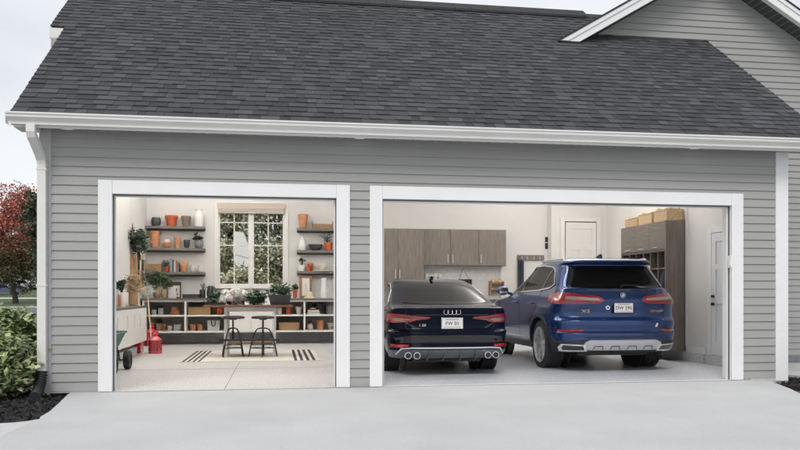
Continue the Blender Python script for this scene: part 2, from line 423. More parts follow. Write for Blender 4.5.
# -- main roof: sheathing, then every shingle tab
b = B()
def slab(b, x0, x1, ya, yb, dz0, dz1, f=roofz): b.prism([(ya,f(ya)+dz0),(yb,f(yb)+dz0),(yb,f(yb)+dz1),(ya,f(ya)+dz1)],0,x0,x1)
slab(b,-3.05,7.53,9.71,13.77,-.11,-.006); slab(b,-3.26,-3.051,12.13,13.77,-.11,-.006)
b.prism([(13.771,roofz(13.77)-.11),(20.25,4.75),(20.25,4.86),(13.771,roofz(13.77)-.006)],0,-3.26,7.53)
b.done('roof_deck','roofedge',house)
bm = B(); tones = []
ex = .1435; ny = int(4.07/CP/ex)+1
bt = None
def tab(x0, x1, s0, ln, th, tone):
    y0 = 9.70+s0*CP; z0 = roofz(9.70)+s0*SP; y1 = y0+ln*CP; z1 = z0+ln*SP
    n_ = (-SP, CP)
    v = [bm.bm.verts.new(p) for p in ((x0,y0+n_[0]*th,z0+n_[1]*th),(x1,y0+n_[0]*th,z0+n_[1]*th),(x1,y1+n_[0]*.002,z1+n_[1]*.002),(x0,y1+n_[0]*.002,z1+n_[1]*.002),(x0,y0-n_[0]*.003,z0-n_[1]*.003),(x1,y0-n_[0]*.003,z0-n_[1]*.003),(x1,y1-n_[0]*.003,z1-n_[1]*.003),(x0,y1-n_[0]*.003,z1-n_[1]*.003))]
    for q in ((0,1,2,3),(0,4,5,1),(0,3,7,4),(1,5,6,2)): bm.bm.faces.new([v[i] for i in q]); tones.append(tone)
RS = random.Random(11)
for k in range(ny):
    s0 = k*ex; y0 = 9.70+s0*CP
    xl = -3.07 if y0 < 12.1 else -3.28
    x = xl; thick = RS.random() < .5
    while x < 7.54:
        w = RS.uniform(.11,.24) if thick else RS.uniform(.09,.26)
        x1 = min(7.54, x+w)
        t0 = RS.choice([.039,.046,.052,.057,.063,.073]) * (1.06 if thick else .90)
        tab(x+.0012, x1-.0012, s0, ex+.03 if ex*(k+1.2) < 4.07/CP else max(.03,4.07/CP-s0), .019 if thick else .012, (t0*.98,t0*1.0,t0*1.12))
        x = x1; thick = not thick if RS.random() < .85 else thick
o = bm.done('roof','shingle',house,sharp=10)
ca = o.data.color_attributes.new('tone','FLOAT_COLOR','CORNER')
arr = []
for p, t_ in zip(o.data.polygons, tones): arr += [(*t_,1)]*p.loop_total
ca.data.foreach_set('color', np.array(arr,np.float32).ravel())
b = B()   # ridge vent with cap shingles
zr = roofz(13.77)
xx = -3.28
while xx < 5.6:
    x1 = min(xx+.30,5.6)
    b.prism([(13.55,zr-.135),(13.77,zr+.03),(13.99,zr-.10),(13.99,zr-.06),(13.77,zr+.075),(13.55,zr-.095)],0,xx,x1+.0); xx += .305
b.prism([(13.60,zr-.12),(13.77,zr+.0),(13.9,zr-.07),(13.9,zr-.05),(13.77,zr+.022),(13.60,zr-.10)],0,5.61,7.5)
b.done('ridge_vent','roofedge',house)
# rakes, fascia, gutter
b = B(); slab(b,-3.085,-3.052,9.68,12.13,-.15,-.02); slab(b,-3.30,-3.262,12.13,13.77,-.15,-.02)
b.done('rake_board','white',house)
b = B(); b.box(-3.285,-3.052,12.09,12.128,roofz(12.1)-.17,roofz(12.1)-.02); b.box(-3.27,-3.06,12.1,12.128,roofz(12.1)-.36,roofz(12.1)-.17); b.done('roof_return','gutter',house)
b = B(); b.box(-3.05,7.53,9.765,9.79,3.165,3.325); b.box(-3.05,-2.83,9.79,YW,3.165,3.2); b.done('fascia','white',house)
b = B()
gp = [(9.764,3.185),(9.764,3.33),(9.755,3.33),(9.755,3.20),(9.70,3.195),(9.67,3.235),(9.640,3.30),(9.640,3.318),(9.622,3.318),(9.622,3.298),(9.636,3.292),(9.636,3.262),(9.648,3.252),(9.672,3.228),(9.684,3.212),(9.684,3.185)]
b.prism(gp,0,-3.10,7.58); b.box(-3.104,-3.099,9.636,9.76,3.187,3.316)
b.done('gutter','gutter',house,sharp=20)
b = B()
x = -3.03
while x < 7.5:
    b.box(x,x+.108,9.792,YW-.002,3.2,3.212); b.box(x+.108,x+.126,9.792,YW-.002,3.211,3.214); x += .126
b.done('soffit','soffit',house)
for (u,v) in ((67,129),(360,137),(695,148)):
    p = at(u,v,9.93); b = B(); b.lathe([(0,-.002),(.05,-.003),(.085,-.004),(.092,.0),(.094,.012)],(p[0],9.90,3.197),n=24)
    f_ = b.done('soffit_light','sofflight',house)
# downspout with elbows
b = B()
def rect_sweep(b, pts, w, d):
    rings = []
    for i,p in enumerate(pts):
        a = Vector(pts[max(i-1,0)]); c = Vector(pts[min(i+1,len(pts)-1)]); t = (c-a).normalized()
        side = Vector((1,0,0)); side = (side-t*side.dot(t)).normalized(); o_ = t.cross(side)
        rings.append([b.bm.verts.new(Vector(p)+side*sx*w/2+o_*sy*d/2) for sx,sy in ((1,1),(-1,1),(-1,-1),(1,-1))])
    for A,C in zip(rings,rings[1:]):
        for k in range(4): b.bm.faces.new((A[k],A[(k+1)%4],C[(k+1)%4],C[k]))
    b.bm.faces.new(rings[0]); b.bm.faces.new(rings[-1][::-1])
rect_sweep(b, [(-2.84,9.71,3.19),(-2.84,9.71,3.11),(-2.838,9.735,3.06),(-2.825,9.80,3.0),(-2.81,9.93,2.89),(-2.805,9.985,2.83),(-2.80,10.0,2.77),(-2.80,10.003,2.6),(-2.80,10.003,.24)], .098, .075)
ds = b.done('downspout','gutter',house)
b = B(); b.box(-2.86,-2.74,9.96,10.045,2.70,2.72); b.box(-2.86,-2.74,9.96,10.045,1.3,1.32); b.done('strap','gutter',ds)
b = B(); pr = []; pts = []; q0 = Vector((-2.80,9.99,.27)); q1 = Vector((-2.80,9.96,.12)); q2 = Vector((-2.80,9.80,.02)); q3 = Vector((-2.79,9.66,.0))
for i in range(49):
    t = i/48; p = q0*(1-t)**3+q1*3*t*(1-t)**2+q2*3*t*t*(1-t)+q3*t**3; pts.append(p); pr.append(.058+(.008 if i%4 < 2 else -.004))
b.tube(pts, pr, 14); b.done('drain_hose','plastic',ds)
# ================================================================ the room inside
sheet('garage_floor', [(XL+.1,YW-.02),(1.06,YW-.02),(1.06,19.95),(-3.2,19.95),(-3.2,12.2),(XL+.1,12.2)], -.12, .003, 'floorA')
sheet('parking_floor', [(1.062,YW-.02),(6.95,YW-.02),(7.05,YW+.1),(7.05,10.63),(7.33,10.65),(7.33,15.0),(8.7,15.0),(8.7,19.95),(1.062,19.95)], -.12, .003, 'floorB')
b = B(); b.box(-.656,-.648,YW-.015,14.1,.0035,.0045); b.box(-2.7,.75,12.86,12.868,.0035,.0045); b.box(-2.0,6.3,YW-.034,YW-.021,-.01,.0015); T(b.done('floor_joint','joint'), kind='structure')
b = B(); b.box(1.355,6.26,YW+.0,YW+.022,.0035,.0075); T(b.done('threshold_strip','white'), kind='structure')
wx0,wx1,wz0,wz1 = -1.43,.18,1.40,3.40
b = B()
b.box(-3.25,wx0,19.9,20.05,-.15,4.72); b.box(wx1,8.75,19.9,20.05,-.15,4.72); b.box(wx0,wx1,19.9,20.05,-.15,wz0); b.box(wx0,wx1,19.9,20.05,wz1,4.72)
b.box(7.106,8.7,19.62,19.899,-.1,4.599)
b.done('back_wall','drywall',house)
b = B()
b.box(XL+.101,XL+.115,YW+.171,12.2,-.1,3.66); b.box(XL+.116,-3.15,12.1995,12.215,-.1,4.599); b.box(-3.168,-3.15,12.2155,19.899,-.1,4.599)
b.box(7.3,7.358,10.62,12.15,-.1,3.66); b.box(7.3,7.358,12.151,15.0,-.1,4.599); b.box(XR-.1,XR-.045,YW+.171,10.62,-.1,3.66); b.box(XR-.044,7.2995,10.62,10.64,-.1,3.66); b.box(7.3,8.7,15.0,15.06,-.1,4.599); b.box(8.65,8.75,15.061,19.899,-.1,4.599)
b.done('inner_side_wall','drywall',house)
b = B(); b.box(-2.72,7.02,10.30,12.2,3.662,3.71); b.box(7.0205,7.36,10.64,12.2,3.662,3.71); b.box(-3.17,7.36,12.201,13.0,4.6,4.66); b.box(-3.17,8.75,13.001,19.899,4.6,4.66); b.box(-2.72,7.36,12.16,12.2,3.711,4.66); b.done('ceiling','ceiling',house)
b = B(); b.box(-3.149,7.105,19.862,19.899,0,.285); b.box(7.255,7.299,12.5,15.0,0,.165); b.box(-3.149,-3.11,16.4,19.86,0,.285); b.box(7.255,7.299,10.66,11.25,0,.165); b.done('floor_curb','curb',house)
b = B(); b.box(7.282,7.299,12.5,13.12,.165,.275,.003); b.box(7.282,7.299,10.66,11.25,.165,.275,.003); b.done('baseboard','white',house)
b = B(); b.box(7.27,7.299,13.085,13.115,.28,4.59); b.done('corner_strip','white',house)
# white panel on the near left wall
b = B(); b.box(-3.149,-3.10,12.3,17.4,1.0,3.6,.003); b.done('wall_panel','cream',house)
# window of the bench bay
win = thing('window', (-.62,19.9,wz0), 'white eight-pane garage window above the farmhouse sink, blind rolled up', 'window')
win.parent = house; del win['label']; del win['category']; win.location = win.location-house.location
b = B(); b.box(wx0-.10,wx0,19.86,19.899,wz0-.03,wz1+.09,.004); b.box(wx1,wx1+.10,19.86,19.899,wz0-.03,wz1+.09,.004); b.box(wx0,wx1,19.86,19.899,wz1,wz1+.09,.004); b.box(wx0-.13,wx1+.13,19.80,19.9,wz0-.06,wz0-.03,.005)
b.done('frame','cream',win)
xm = (-.672,-.605)
b = B()
for a0,a1 in ((wx0,xm[0]),(xm[1],wx1)):
    b.box(a0,a0+.035,19.93,19.97,wz0,wz1); b.box(a1-.035,a1,19.93,19.97,wz0,wz1); b.box(a0+.035,a1-.035,19.93,19.97,wz0,wz0+.06); b.box(a0+.035,a1-.035,19.93,19.97,wz1-.05,wz1)
    mx = (a0+a1)/2; b.box(mx-.013,mx+.013,19.935,19.965,wz0+.06,wz1-.05)
    for zz in (2.42,2.99): b.box(a0+.035,mx-.0135,19.937,19.963,zz-.012,zz+.012); b.box(mx+.0135,a1-.035,19.937,19.963,zz-.012,zz+.012)
b.box(xm[0],xm[1],19.92,19.98,wz0,wz1)
b.done('sash','cream',win)
gl = M('window_pane',(1,1,1),.0); pb = gl.node_tree.nodes['Principled BSDF']; pb.inputs['Transmission Weight'].default_value = 1; pb.inputs['IOR'].default_value = 1.02; pb.inputs['Alpha'].default_value = .15
b = B(); b.box(wx0+.035,xm[0]-.035,19.948,19.951,wz0+.06,wz1-.05); b.box(xm[1]+.035,wx1-.035,19.948,19.951,wz0+.06,wz1-.05); b.done('pane',gl,win)
b = B(); b.box(wx0-.03,wx1+.03,19.80,19.858,3.345,3.47,.006)
for i in range(5): b.box(wx0-.01,wx1+.01,19.815-.004*i,19.85,3.21+i*.028,3.236+i*.028,.006)
b.done('roller_blind','fabric',win)
# inner doors
def panel_door(b, X0, X1, Z0, Z1, Y, ax=1, sgn=-1):
    """leaf with recessed panels on plane Y (ax 1) or X (ax 0)"""
    w = X1-X0; h = Z1-Z0
    def bx(a0,a1,c0,c1,z0,z1):
        if ax: b.box(a0,a1,c0,c1,z0,z1,.003)
        else: b.box(c0,c1,a0,a1,z0,z1,.003)
    t = .016*sgn
    bx(X0,X1,Y,Y-t*2,Z0,Z1)
    rows = ((.0,.10),(.40,.48),(.78-.0,.83),(.94,1.0)) 
    for r0,r1 in ((0,.11),(.42,.49),(.93,1.0)): bx(X0,X1,Y,Y+t,Z0+h*r0,Z0+h*r1)
    for a,c in ((0,.15),(.85,1.)): bx(X0+w*a,X0+w*c,Y,Y+t*.98,Z0,Z1)
    bx(X0+w*.45,X0+w*.55,Y,Y+t*.98,Z0+h*.11,Z0+h*.74)
    bx(X0,X1,Y,Y+t*.99,Z0+h*.70,Z0+h*.75)
dr = thing('back_door', (7.9,19.6,.66), None, None); dr.parent = house; dr.location = dr.location-house.location
b = B(); b.box(7.455,8.345,19.612,19.618,.6,3.118); b.done('door_gap','plastic',dr)
b = B(); panel_door(b, 7.485,8.325,.66,3.085,19.590); b.done('door_leaf','cream',dr)
b = B(); b.box(7.34,7.46,19.575,19.619,.6,3.20,.003); b.box(8.34,8.45,19.575,19.619,.6,3.20,.003); b.box(7.46,8.34,19.575,19.619,3.11,3.20,.003); b.done('casing','cream',dr)
b = B(); b.tube([(7.55,19.58,1.6),(7.55,19.53,1.6)],.026,12); b.done('knob','black',dr)
b = B()
for i in range(4): b.box(7.2,8.6,19.61-.3*(i+1),19.61-.3*i,0,.62-.155*i)
b.done('steps','floorB',house)
dr = thing('side_door', (7.3,11.8,.17), None, None); dr.parent = house; dr.location = dr.location-house.location
b = B(); b.box(7.290,7.298,11.403,12.277,.168,2.237); b.done('door_gap','plastic',dr)
b = B(); panel_door(b, 11.42,12.262,.175,2.225,7.285,ax=0); b.done('door_leaf','white',dr)
b = B(); b.box(7.272,7.299,12.275,12.40,.0,2.33,.003); b.box(7.272,7.299,11.28,11.405,.0,2.33,.003); b.box(7.272,7.299,11.405,12.275,2.235,2.33,.003); b.done('casing','white',dr)
b = B()
for zz,r_ in ((1.165,.030),(1.035,.033)): b.tube([(7.275,12.19,zz),(7.255,12.19,zz),(7.243,12.19,zz),(7.228,12.19,zz)],[r_,r_*.5,r_*.9,r_*.8],14)
b.done('knob','black',dr)
b = B(); b.box(7.25,7.3,11.28,12.40,0,.168); b.done('door_step','curb',house)
# uplighters added out of sight above the openings to brighten the room
lamps = []
for i,(x,y) in enumerate(((-1.7,13.4),(-1.7,15.6),(-1.7,17.6),(.9,13.0),(2.8,13.0),(6.3,13.2),(6.3,15.4),(6.3,17.4))):
    t_ = thing('added_uplight', (x,y,3.78), 'unseen uplighter added to brighten the garage interior', 'added light', 'added garage uplighters')
    b = B(); b.box(x-.8,x+.8,y-.28,y+.28,3.76,3.79,.008); b.tube([(x-.79,y,3.78),(x-.79,y,4.6)],.006,6); b.tube([(x+.79,y,3.78),(x+.79,y,4.6)],.006,6); b.done('housing','white',t_)
    b = B(); b.face([(x-.75,y-.25,3.793),(x+.75,y-.25,3.793),(x+.75,y+.25,3.793),(x-.75,y+.25,3.793)][::-1]); b.done('diffuser','lamp',t_)
b = B(); q = at(150,196.3,18.9); b.lathe([(0,0),(.09,.004),(.12,.02),(.12,.03)],(q[0],18.9,3.48),n=20); b.tube([(q[0],18.9,3.49),(q[0],18.9,4.6)],.012,8)
b.done('pendant_spot','white',house)
# light switches, jamb keypad, outlet
sw = []
for v0,v1,lb in ((237,242,'upper black switch plate on the back wall beside the inner door'),(243,249,'lower black switch plate on the back wall beside the inner door')):
    p = at(545.2,v1,19.88); q = at(549.6,v0,19.88)
    b = B(); b.box(p[0],q[0],19.885,19.899,p[2],q[2],.004); b.box(p[0]+.03,q[0]-.03,19.875,19.886,p[2]+.03,q[2]-.03,.003)
    T(b.done('wall_switch','black',loc=(p[0],19.89,p[2])), lb, 'switch')
b = B(); b.box(6.235,6.2615,10.02,10.10,1.57,1.74,.006); b.box(6.228,6.236,10.035,10.085,1.60,1.66,.003)
T(b.done('door_keypad','white',loc=(6.25,10.06,1.57)), 'small white keypad box on the right jamb of the double bay', 'keypad')
# ================================================================ cars: a body built from stacked plan outlines
def pchip(x, y, xq):
    x = np.asarray(x,float); y = np.asarray(y,float); h = np.diff(x); d = np.diff(y)/h; n = len(x); m = np.zeros(n)
    for i in range(1,n-1):
        if d[i-1]*d[i] > 0:
            w1 = 2*h[i]+h[i-1]; w2 = h[i]+2*h[i-1]; m[i] = (w1+w2)/(w1/d[i-1]+w2/d[i])
    m[0], m[-1] = d[0], d[-1]
    k = np.clip(np.searchsorted(x,xq)-1,0,n-2); t = (xq-x[k])/h[k]
    return (2*t**3-3*t**2+1)*y[k]+(t**3-2*t**2+t)*h[k]*m[k]+(-2*t**3+3*t**2)*y[k+1]+(t**3-t**2)*h[k]*m[k+1]
def zs(z): return z if z < 1.03 else 1.03+(z-1.03)*1.13
class Shell:
    def __init__(s, tab, cx, cy, LR, nR, LF, nF, dens=4):
        tab = np.array(tab,float); s.cx, s.cy, s.LR, s.nR, s.LF, s.nF = cx, cy, LR, nR, LF, nF
        k = np.arange(len(tab)); sq = np.linspace(0,len(tab)-1,(len(tab)-1)*dens+1)
        s.z, s.yr, s.yf, s.w = (pchip(k,tab[:,i],sq) for i in range(4))
    def row(s, z): return (float(np.interp(z,s.z,v)) for v in (s.yr,s.yf,s.w))
    def raw(s, q, z, yr=None, yf=None, w=None):
        if yr is None: yr,yf,w = s.row(z)
        sg = -1 if q < 0 else 1; q = abs(q); sp = yf-yr; LR = min(s.LR,sp*.45); LF = min(s.LF,sp*.45)
        if q <= 1:
            t = q*math.pi/2; x = w*math.sin(t)**(2/s.nR); y = yr+LR*(1-max(0,math.cos(t))**(2/s.nR))
        elif q <= 2: x = w; y = yr+LR+(q-1)*(sp-LR-LF)
        else:
            t = (3-min(q,3))*math.pi/2; x = w*max(0,math.sin(t))**(2/s.nF); y = yf-LF*(1-max(0,math.cos(t))**(2/s.nF))
        x *= 1-.035*max(0,(y-2.6)/2.2)**2
        return Vector((sg*x+s.cx, y+s.cy, z))
    def P(s, q, z, off=0.):
        p = s.raw(q,z)
        if not off: return p
        e = .01; a = s.raw(q+e,z)-s.raw(q-e,z); b = s.raw(q,z+e)-s.raw(q,z-e)
        n = a.cross(b); n.normalize()
        c = Vector((s.cx, s.cy+2.4, z))
        if n.dot(p-c) < 0: n = -n
        return p+n*off
    def toq(s, kind, a, z):
        yr,yf,w = s.row(z); sp = yf-yr; LR = min(s.LR,sp*.45); LF = min(s.LF,sp*.45)
        if kind == 'x': return math.copysign(2/math.pi*math.asin(min(1,(abs(a)/w))**(s.nR/2)), a)
        if kind == 'q': return a
        sg = -1 if kind == '-y' else 1
        d = a-yr
        if d <= LR:
            c = max(0.,1-max(0,d)/LR)**(s.nR/2); return sg*2/math.pi*math.acos(min(1,c))
        if d <= sp-LF: return sg*(1+(d-LR)/(sp-LR-LF))
        c = max(0.,1-(yf-a)/LF)**(s.nF/2); return sg*(3-2/math.pi*math.acos(min(1,max(0,c))))
    def body(s, b):
        qs = list(np.linspace(0,1,17)**.8)[:-1]+list(np.linspace(1,2,30))[:-1]+list(np.linspace(2,3,13))
        full = qs+[-q for q in qs[1:-1][::-1]]
        rings = []
        for i in range(len(s.z)):
            rings.append([b.bm.verts.new(s.raw(q,s.z[i],s.yr[i],s.yf[i],s.w[i])) for q in full])
        n = len(full)
        for A,C in zip(rings,rings[1:]):
            for k in range(n): f = b.bm.faces.new((A[k],A[(k+1)%n],C[(k+1)%n],C[k])); f.smooth = True
        b.bm.faces.new(rings[0][::-1]); b.bm.faces.new(rings[-1])
    def patch(s, b, pts, off=.006, skirt=-.012, rnd=0, dz=.03, closed=True):
        """pts: [(kind,a,z)...] polygon laid on the shell; kind x = across the rear, y/-y = along the flank"""
        P3 = [(k,a,z) for k,a,z in pts]
        out = []
        n = len(P3)
        def lerp(A, C, t):
            if A[0] == C[0]: return (s.toq(A[0],A[1]+(C[1]-A[1])*t, A[2]+(C[2]-A[2])*t), A[2]+(C[2]-A[2])*t)
            qa, qc = s.toq(*A), s.toq(*C); return (qa+(qc-qa)*t, A[2]+(C[2]-A[2])*t)
        for i in range(n):
            A, C = P3[i], P3[(i+1)%n]
            m = 8
            r0 = rnd if rnd else 0
            for j in range(m):
                t = r0+(1-2*r0)*j/m if r0 else j/m
                out.append(lerp(A,C,t))
            if r0: out.append(lerp(A,C,1-r0))
        # drop duplicates
        o2 = []
        for p in out:
            if not o2 or abs(p[0]-o2[-1][0])+abs(p[1]-o2[-1][1]) > 1e-5: o2.append(p)
        bm = bmesh.new(); f = bm.faces.new([bm.verts.new((q,z,0)) for q,z in o2])
        q0,q1 = min(p[0] for p in o2), max(p[0] for p in o2); z0,z1 = min(p[1] for p in o2), max(p[1] for p in o2)
        q = math.floor(q0/.04)*.04
        while q < q1:
            if q > q0+1e-4: bmesh.ops.bisect_plane(bm, geom=bm.verts[:]+bm.edges[:]+bm.faces[:], plane_co=(q,0,0), plane_no=(1,0,0), dist=1e-6)
            q += .04
        z = math.floor(z0/dz)*dz
        while z < z1:
            if z > z0+1e-4: bmesh.ops.bisect_plane(bm, geom=bm.verts[:]+bm.edges[:]+bm.faces[:], plane_co=(0,z,0), plane_no=(0,1,0), dist=1e-6)
            z += dz
        if skirt is not None:
            be = [e for e in bm.edges if len(e.link_faces) == 1]
            r = bmesh.ops.extrude_edge_only(bm, edges=be)
            for v in r['geom']:
                if isinstance(v, bmesh.types.BMVert): v.co.z = 1
        vm = {}
        for v in bm.verts: vm[v] = b.bm.verts.new(s.P(v.co.x, v.co.y, skirt if v.co.z > .5 else off))
        for f in bm.faces:
            try: g_ = b.bm.faces.new([vm[v] for v in f.verts]); g_.smooth = True; g_.material_index = b.mi
            except ValueError: pass
        bm.free(); return b
    def strip(s, b, pts, hw, off=.003, **k):
        """thin band along a polyline of (kind,a,z)"""
        for A,C in zip(pts,pts[1:]):
            da = C[1]-A[1]; dzz = C[2]-A[2]; L = math.hypot(da,dzz) or 1; nx, nz = -dzz/L*hw, da/L*hw; ex, ez = da/L*hw*.8, dzz/L*hw*.8
            s.patch(b, [(A[0],A[1]-ex+nx,A[2]-ez+nz),(C[0],C[1]+ex+nx,C[2]+ez+nz),(C[0],C[1]+ex-nx,C[2]+ez-nz),(A[0],A[1]-ex-nx,A[2]-ez-nz)], off, **k)
def arc(y, z, r, a0, a1, n=14, kind='y'): return [(kind, y+r*math.cos(rad(a0+(a1-a0)*i/n)), z+r*math.sin(rad(a0+(a1-a0)*i/n))) for i in range(n+1)]
def mir(pts): return [({'x':'x','y':'-y','-y':'y','q':'q'}[k], -a if k in 'xq' else a, z) for k,a,z in pts]
def boolean(o, cutters):
    bpy.context.view_layer.update()
    for c in cutters:
        m = o.modifiers.new('b','BOOLEAN'); m.operation = 'DIFFERENCE'; m.object = c; m.solver = 'EXACT'
    dg = bpy.context.evaluated_depsgraph_get(); me = bpy.data.meshes.new_from_object(o.evaluated_get(dg))
    o.modifiers.clear(); o.data = me; me.name = o.name
    for c in cutters: bpy.data.objects.remove(c)
    bm = bmesh.new(); bm.from_mesh(me)
    for e in bm.edges: e.smooth = not (len(e.link_faces) == 2 and e.calc_face_angle(0) > rad(38))
    for f in bm.faces: f.smooth = True
    bm.to_mesh(me); bm.free()
def text(name, s_, size, mat, parent, loc, ext=.002, sx=1., shear=0., sp=1., rz=0.):
    cu = bpy.data.curves.new(name,'FONT'); cu.body = s_; cu.size = size; cu.extrude = ext; cu.align_x = 'CENTER'; cu.align_y = 'CENTER'; cu.shear = shear; cu.space_character = sp; cu.offset = size*.012
    o = bpy.data.objects.new(name, cu); COL.objects.link(o); bpy.context.view_layer.update()
    me = bpy.data.meshes.new_from_object(o.evaluated_get(bpy.context.evaluated_depsgraph_get()))
    bpy.data.objects.remove(o)
    me.transform(Matrix.Translation(Vector(loc)-org(parent)) @ Matrix.Rotation(rz,4,'Z') @ Matrix.Rotation(rad(90),4,'X') @ Matrix.Diagonal((sx,1,1,1)))
    me.materials.clear(); me.materials.append(mt[mat]); o = bpy.data.objects.new(name, me); COL.objects.link(o); o.parent = parent; return o
def wheel(parent, x, y, r, wd, side, spokes, dual=True, mat='satin', rr=.76):
    """x = outer face position, side -1 left / +1 right"""
    t = bpy.data.objects.new('wheel',None); COL.objects.link(t); t.parent = parent; t.location = Vector((x,y,r))-org(parent); t.empty_display_size = .1
    xi = x-side*wd
    b = B(); pr = [(r*rr,0),(r*.80,.0),(r*.90,.006),(r*.965,.02),(r*.992,.045)]
    nb = 5; w_ = wd-.09
    for i in range(nb):
        a0 = .045+w_*i/nb; a1 = .045+w_*(i+1)/nb
        pr += [(r,a0+.004),(r,a1-.008),(r*.978,a1-.006),(r*.978,a1)]
    pr += [(r*.992,wd-.045),(r*.965,wd-.02),(r*.9,wd-.006),(r*.80,wd),(r*rr,wd)]
    b.lathe([(a, x-side*h) for a,h in pr], (0,y,r), n=56, ax=0)
    for k in range(56):     # shoulder blocks
        a = 2*math.pi*k/56
        for h0,h1 in ((.012,.05),(wd-.05,wd-.012)):
            c = Vector((x-side*(h0+h1)/2, y+math.cos(a)*r*.985, r+math.sin(a)*r*.985)); d = Vector((0,-math.sin(a),math.cos(a))); n_ = Vector((0,math.cos(a),math.sin(a)))
            vs = [b.bm.verts.new(c+Vector((sx*(h1-h0)/2,0,0))+d*sy*r*.038+n_*sz) for sx in (-1,1) for sy in (-1,1) for sz in (-.012,.010)]
            for q in ((0,1,3,2),(4,6,7,5),(0,4,5,1),(2,3,7,6),(1,5,7,3)): b.bm.faces.new([vs[i] for i in q])
    b.done('tyre','rubber',t)
    b = B(); b.lathe([(a,x-side*h) for a,h in ((r*rr+.002,.002),(r*(rr-.035),.006),(r*(rr-.05),.03),(r*(rr-.07),.12),(r*(rr-.07),wd*.8))], (0,y,r), n=48, ax=0)
    for k in range(spokes):
        for da in ((-.13,.13) if dual else (0,)):
            a = 2*math.pi*k/spokes+.3; a1 = a+da; a0 = a+da*.45
            hw0, hw1 = .024,.017
            p0 = (r*.10,a0); p1 = (r*(rr-.04),a1)
            def pt(rd_, an, s_, h): return (x-side*h, y+math.cos(an)*rd_-math.sin(an)*s_, r+math.sin(an)*rd_+math.cos(an)*s_)
            f = [pt(p0[0],p0[1],-hw0,.045),pt(p0[0],p0[1],hw0,.045),pt(p1[0],p1[1],hw1,.012),pt(p1[0],p1[1],-hw1,.012)]
            g_ = [pt(p0[0],p0[1],-hw0,.085),pt(p0[0],p0[1],hw0,.085),pt(p1[0],p1[1],hw1,.05),pt(p1[0],p1[1],-hw1,.05)]
            V = [b.bm.verts.new(p) for p in f+g_]
            for q in ((0,1,2,3),(4,7,6,5),(0,4,5,1),(1,5,6,2),(2,6,7,3),(3,7,4,0)): b.bm.faces.new([V[i] for i in q])
    b.lathe([(0,x-side*.035),(r*.11,x-side*.038),(r*.16,x-side*.055),(r*.16,x-side*.09)], (0,y,r), n=20, ax=0)
    b.done('rim',mat,t)
    b = B(); b.lathe([(0,xi+side*.1),(r*.52,xi+side*.1),(r*.52,xi+side*.085),(0,xi+side*.085)],(0,y,r),n=30,ax=0); b.done('brake_disc','nickel',t)
    return t
def plate(parent, cx, cy, cz, txt, tilt=.0, frame='gloss'):
    b = B(); b.box(cx-.165,cx+.165,cy,cy+.012,cz-.083,cz+.083,.006); f = b.done('plate_frame',frame,parent)
    b = B(); b.box(cx-.150,cx+.150,cy-.004,cy+.001,cz-.072,cz+.072,.004); p = b.done('number_plate','platew',f)
    text('plate_text',txt,.076,'platet',f,(cx,cy-.005,cz-.005),.0012,sx=.95,sp=1.05)
    b = B(); b.box(cx-.10,cx+.10,cy-.0052,cy-.004,cz+.048,cz+.060); b.box(cx-.13,cx+.13,cy-.0052,cy-.004,cz-.062,cz-.054); b.done('plate_band','orange',f)

# ---------------------------------------------------------------- blue SUV
CX, CY = 5.23, 11.22
suv = thing('suv', (CX,CY+2.4,0), 'dark blue metallic sport utility car with silver lower bumper', 'car')
X = Shell([(.285,.50,4.45,.84),(.30,.24,4.62,.89),(.345,.10,4.74,.93),(.42,.045,4.82,.955),(.50,.015,4.87,.972),(.565,.0,4.90,.982),(.605,.004,4.91,.988),
 (.625,.030,4.91,.990),(.66,.052,4.91,.994),(.72,.032,4.92,.999),(.79,.036,4.91,1.0),(.825,.070,4.90,1.0),(.86,.098,4.89,1.0),(.93,.108,4.87,.997),(1.0,.094,4.82,.995),(1.06,.068,4.70,.990),
 (1.10,.066,4.35,.984),(1.14,.082,3.95,.972),(1.19,.112,3.66,.952),(1.24,.138,3.56,.925),(1.29,.158,3.46,.900),(1.315,.20,3.40,.885),(1.40,.27,3.22,.855),(1.50,.335,3.0,.812),(1.60,.40,2.78,.762),
 (1.655,.43,2.66,.745),(1.68,.40,2.60,.738),(1.70,.29,2.55,.728),(1.725,.275,2.48,.705),(1.745,.32,2.40,.68),(1.765,.50,2.3,.65),(1.785,.75,2.15,.60),(1.80,1.0,1.95,.50),(1.806,1.2,1.75,.32)],
 CX, CY, .50, 3.0, 1.25, 2.2)
b = B(); X.body(b); body = b.done('body','x5',suv)
def cutter(y, r, sh, x0, x1):
    b = B(); b.cyl((sh.cx+x0,sh.cy+y,r[1]),(sh.cx+x1,sh.cy+y,r[1]),r[0],n=48); return b.done('cut','black')
WR = .382
bw = [cutter(yy,(.438,.392),X,x0,x1) for yy in (1.08,4.05) for x0,x1 in ((-1.2,-.60),(.60,1.2))]
boolean(body, bw)
b = B()
for sgn in (1,-1):
    for yy in (1.08,4.05): b.cyl((CX+sgn*.605,CY+yy,.40),(CX+sgn*.62,CY+yy,.40),.46,n=40)
b.box(CX-.58,CX+.58,CY+.45,CY+4.4,.24,.32)
b.done('underbody','plastic',suv)
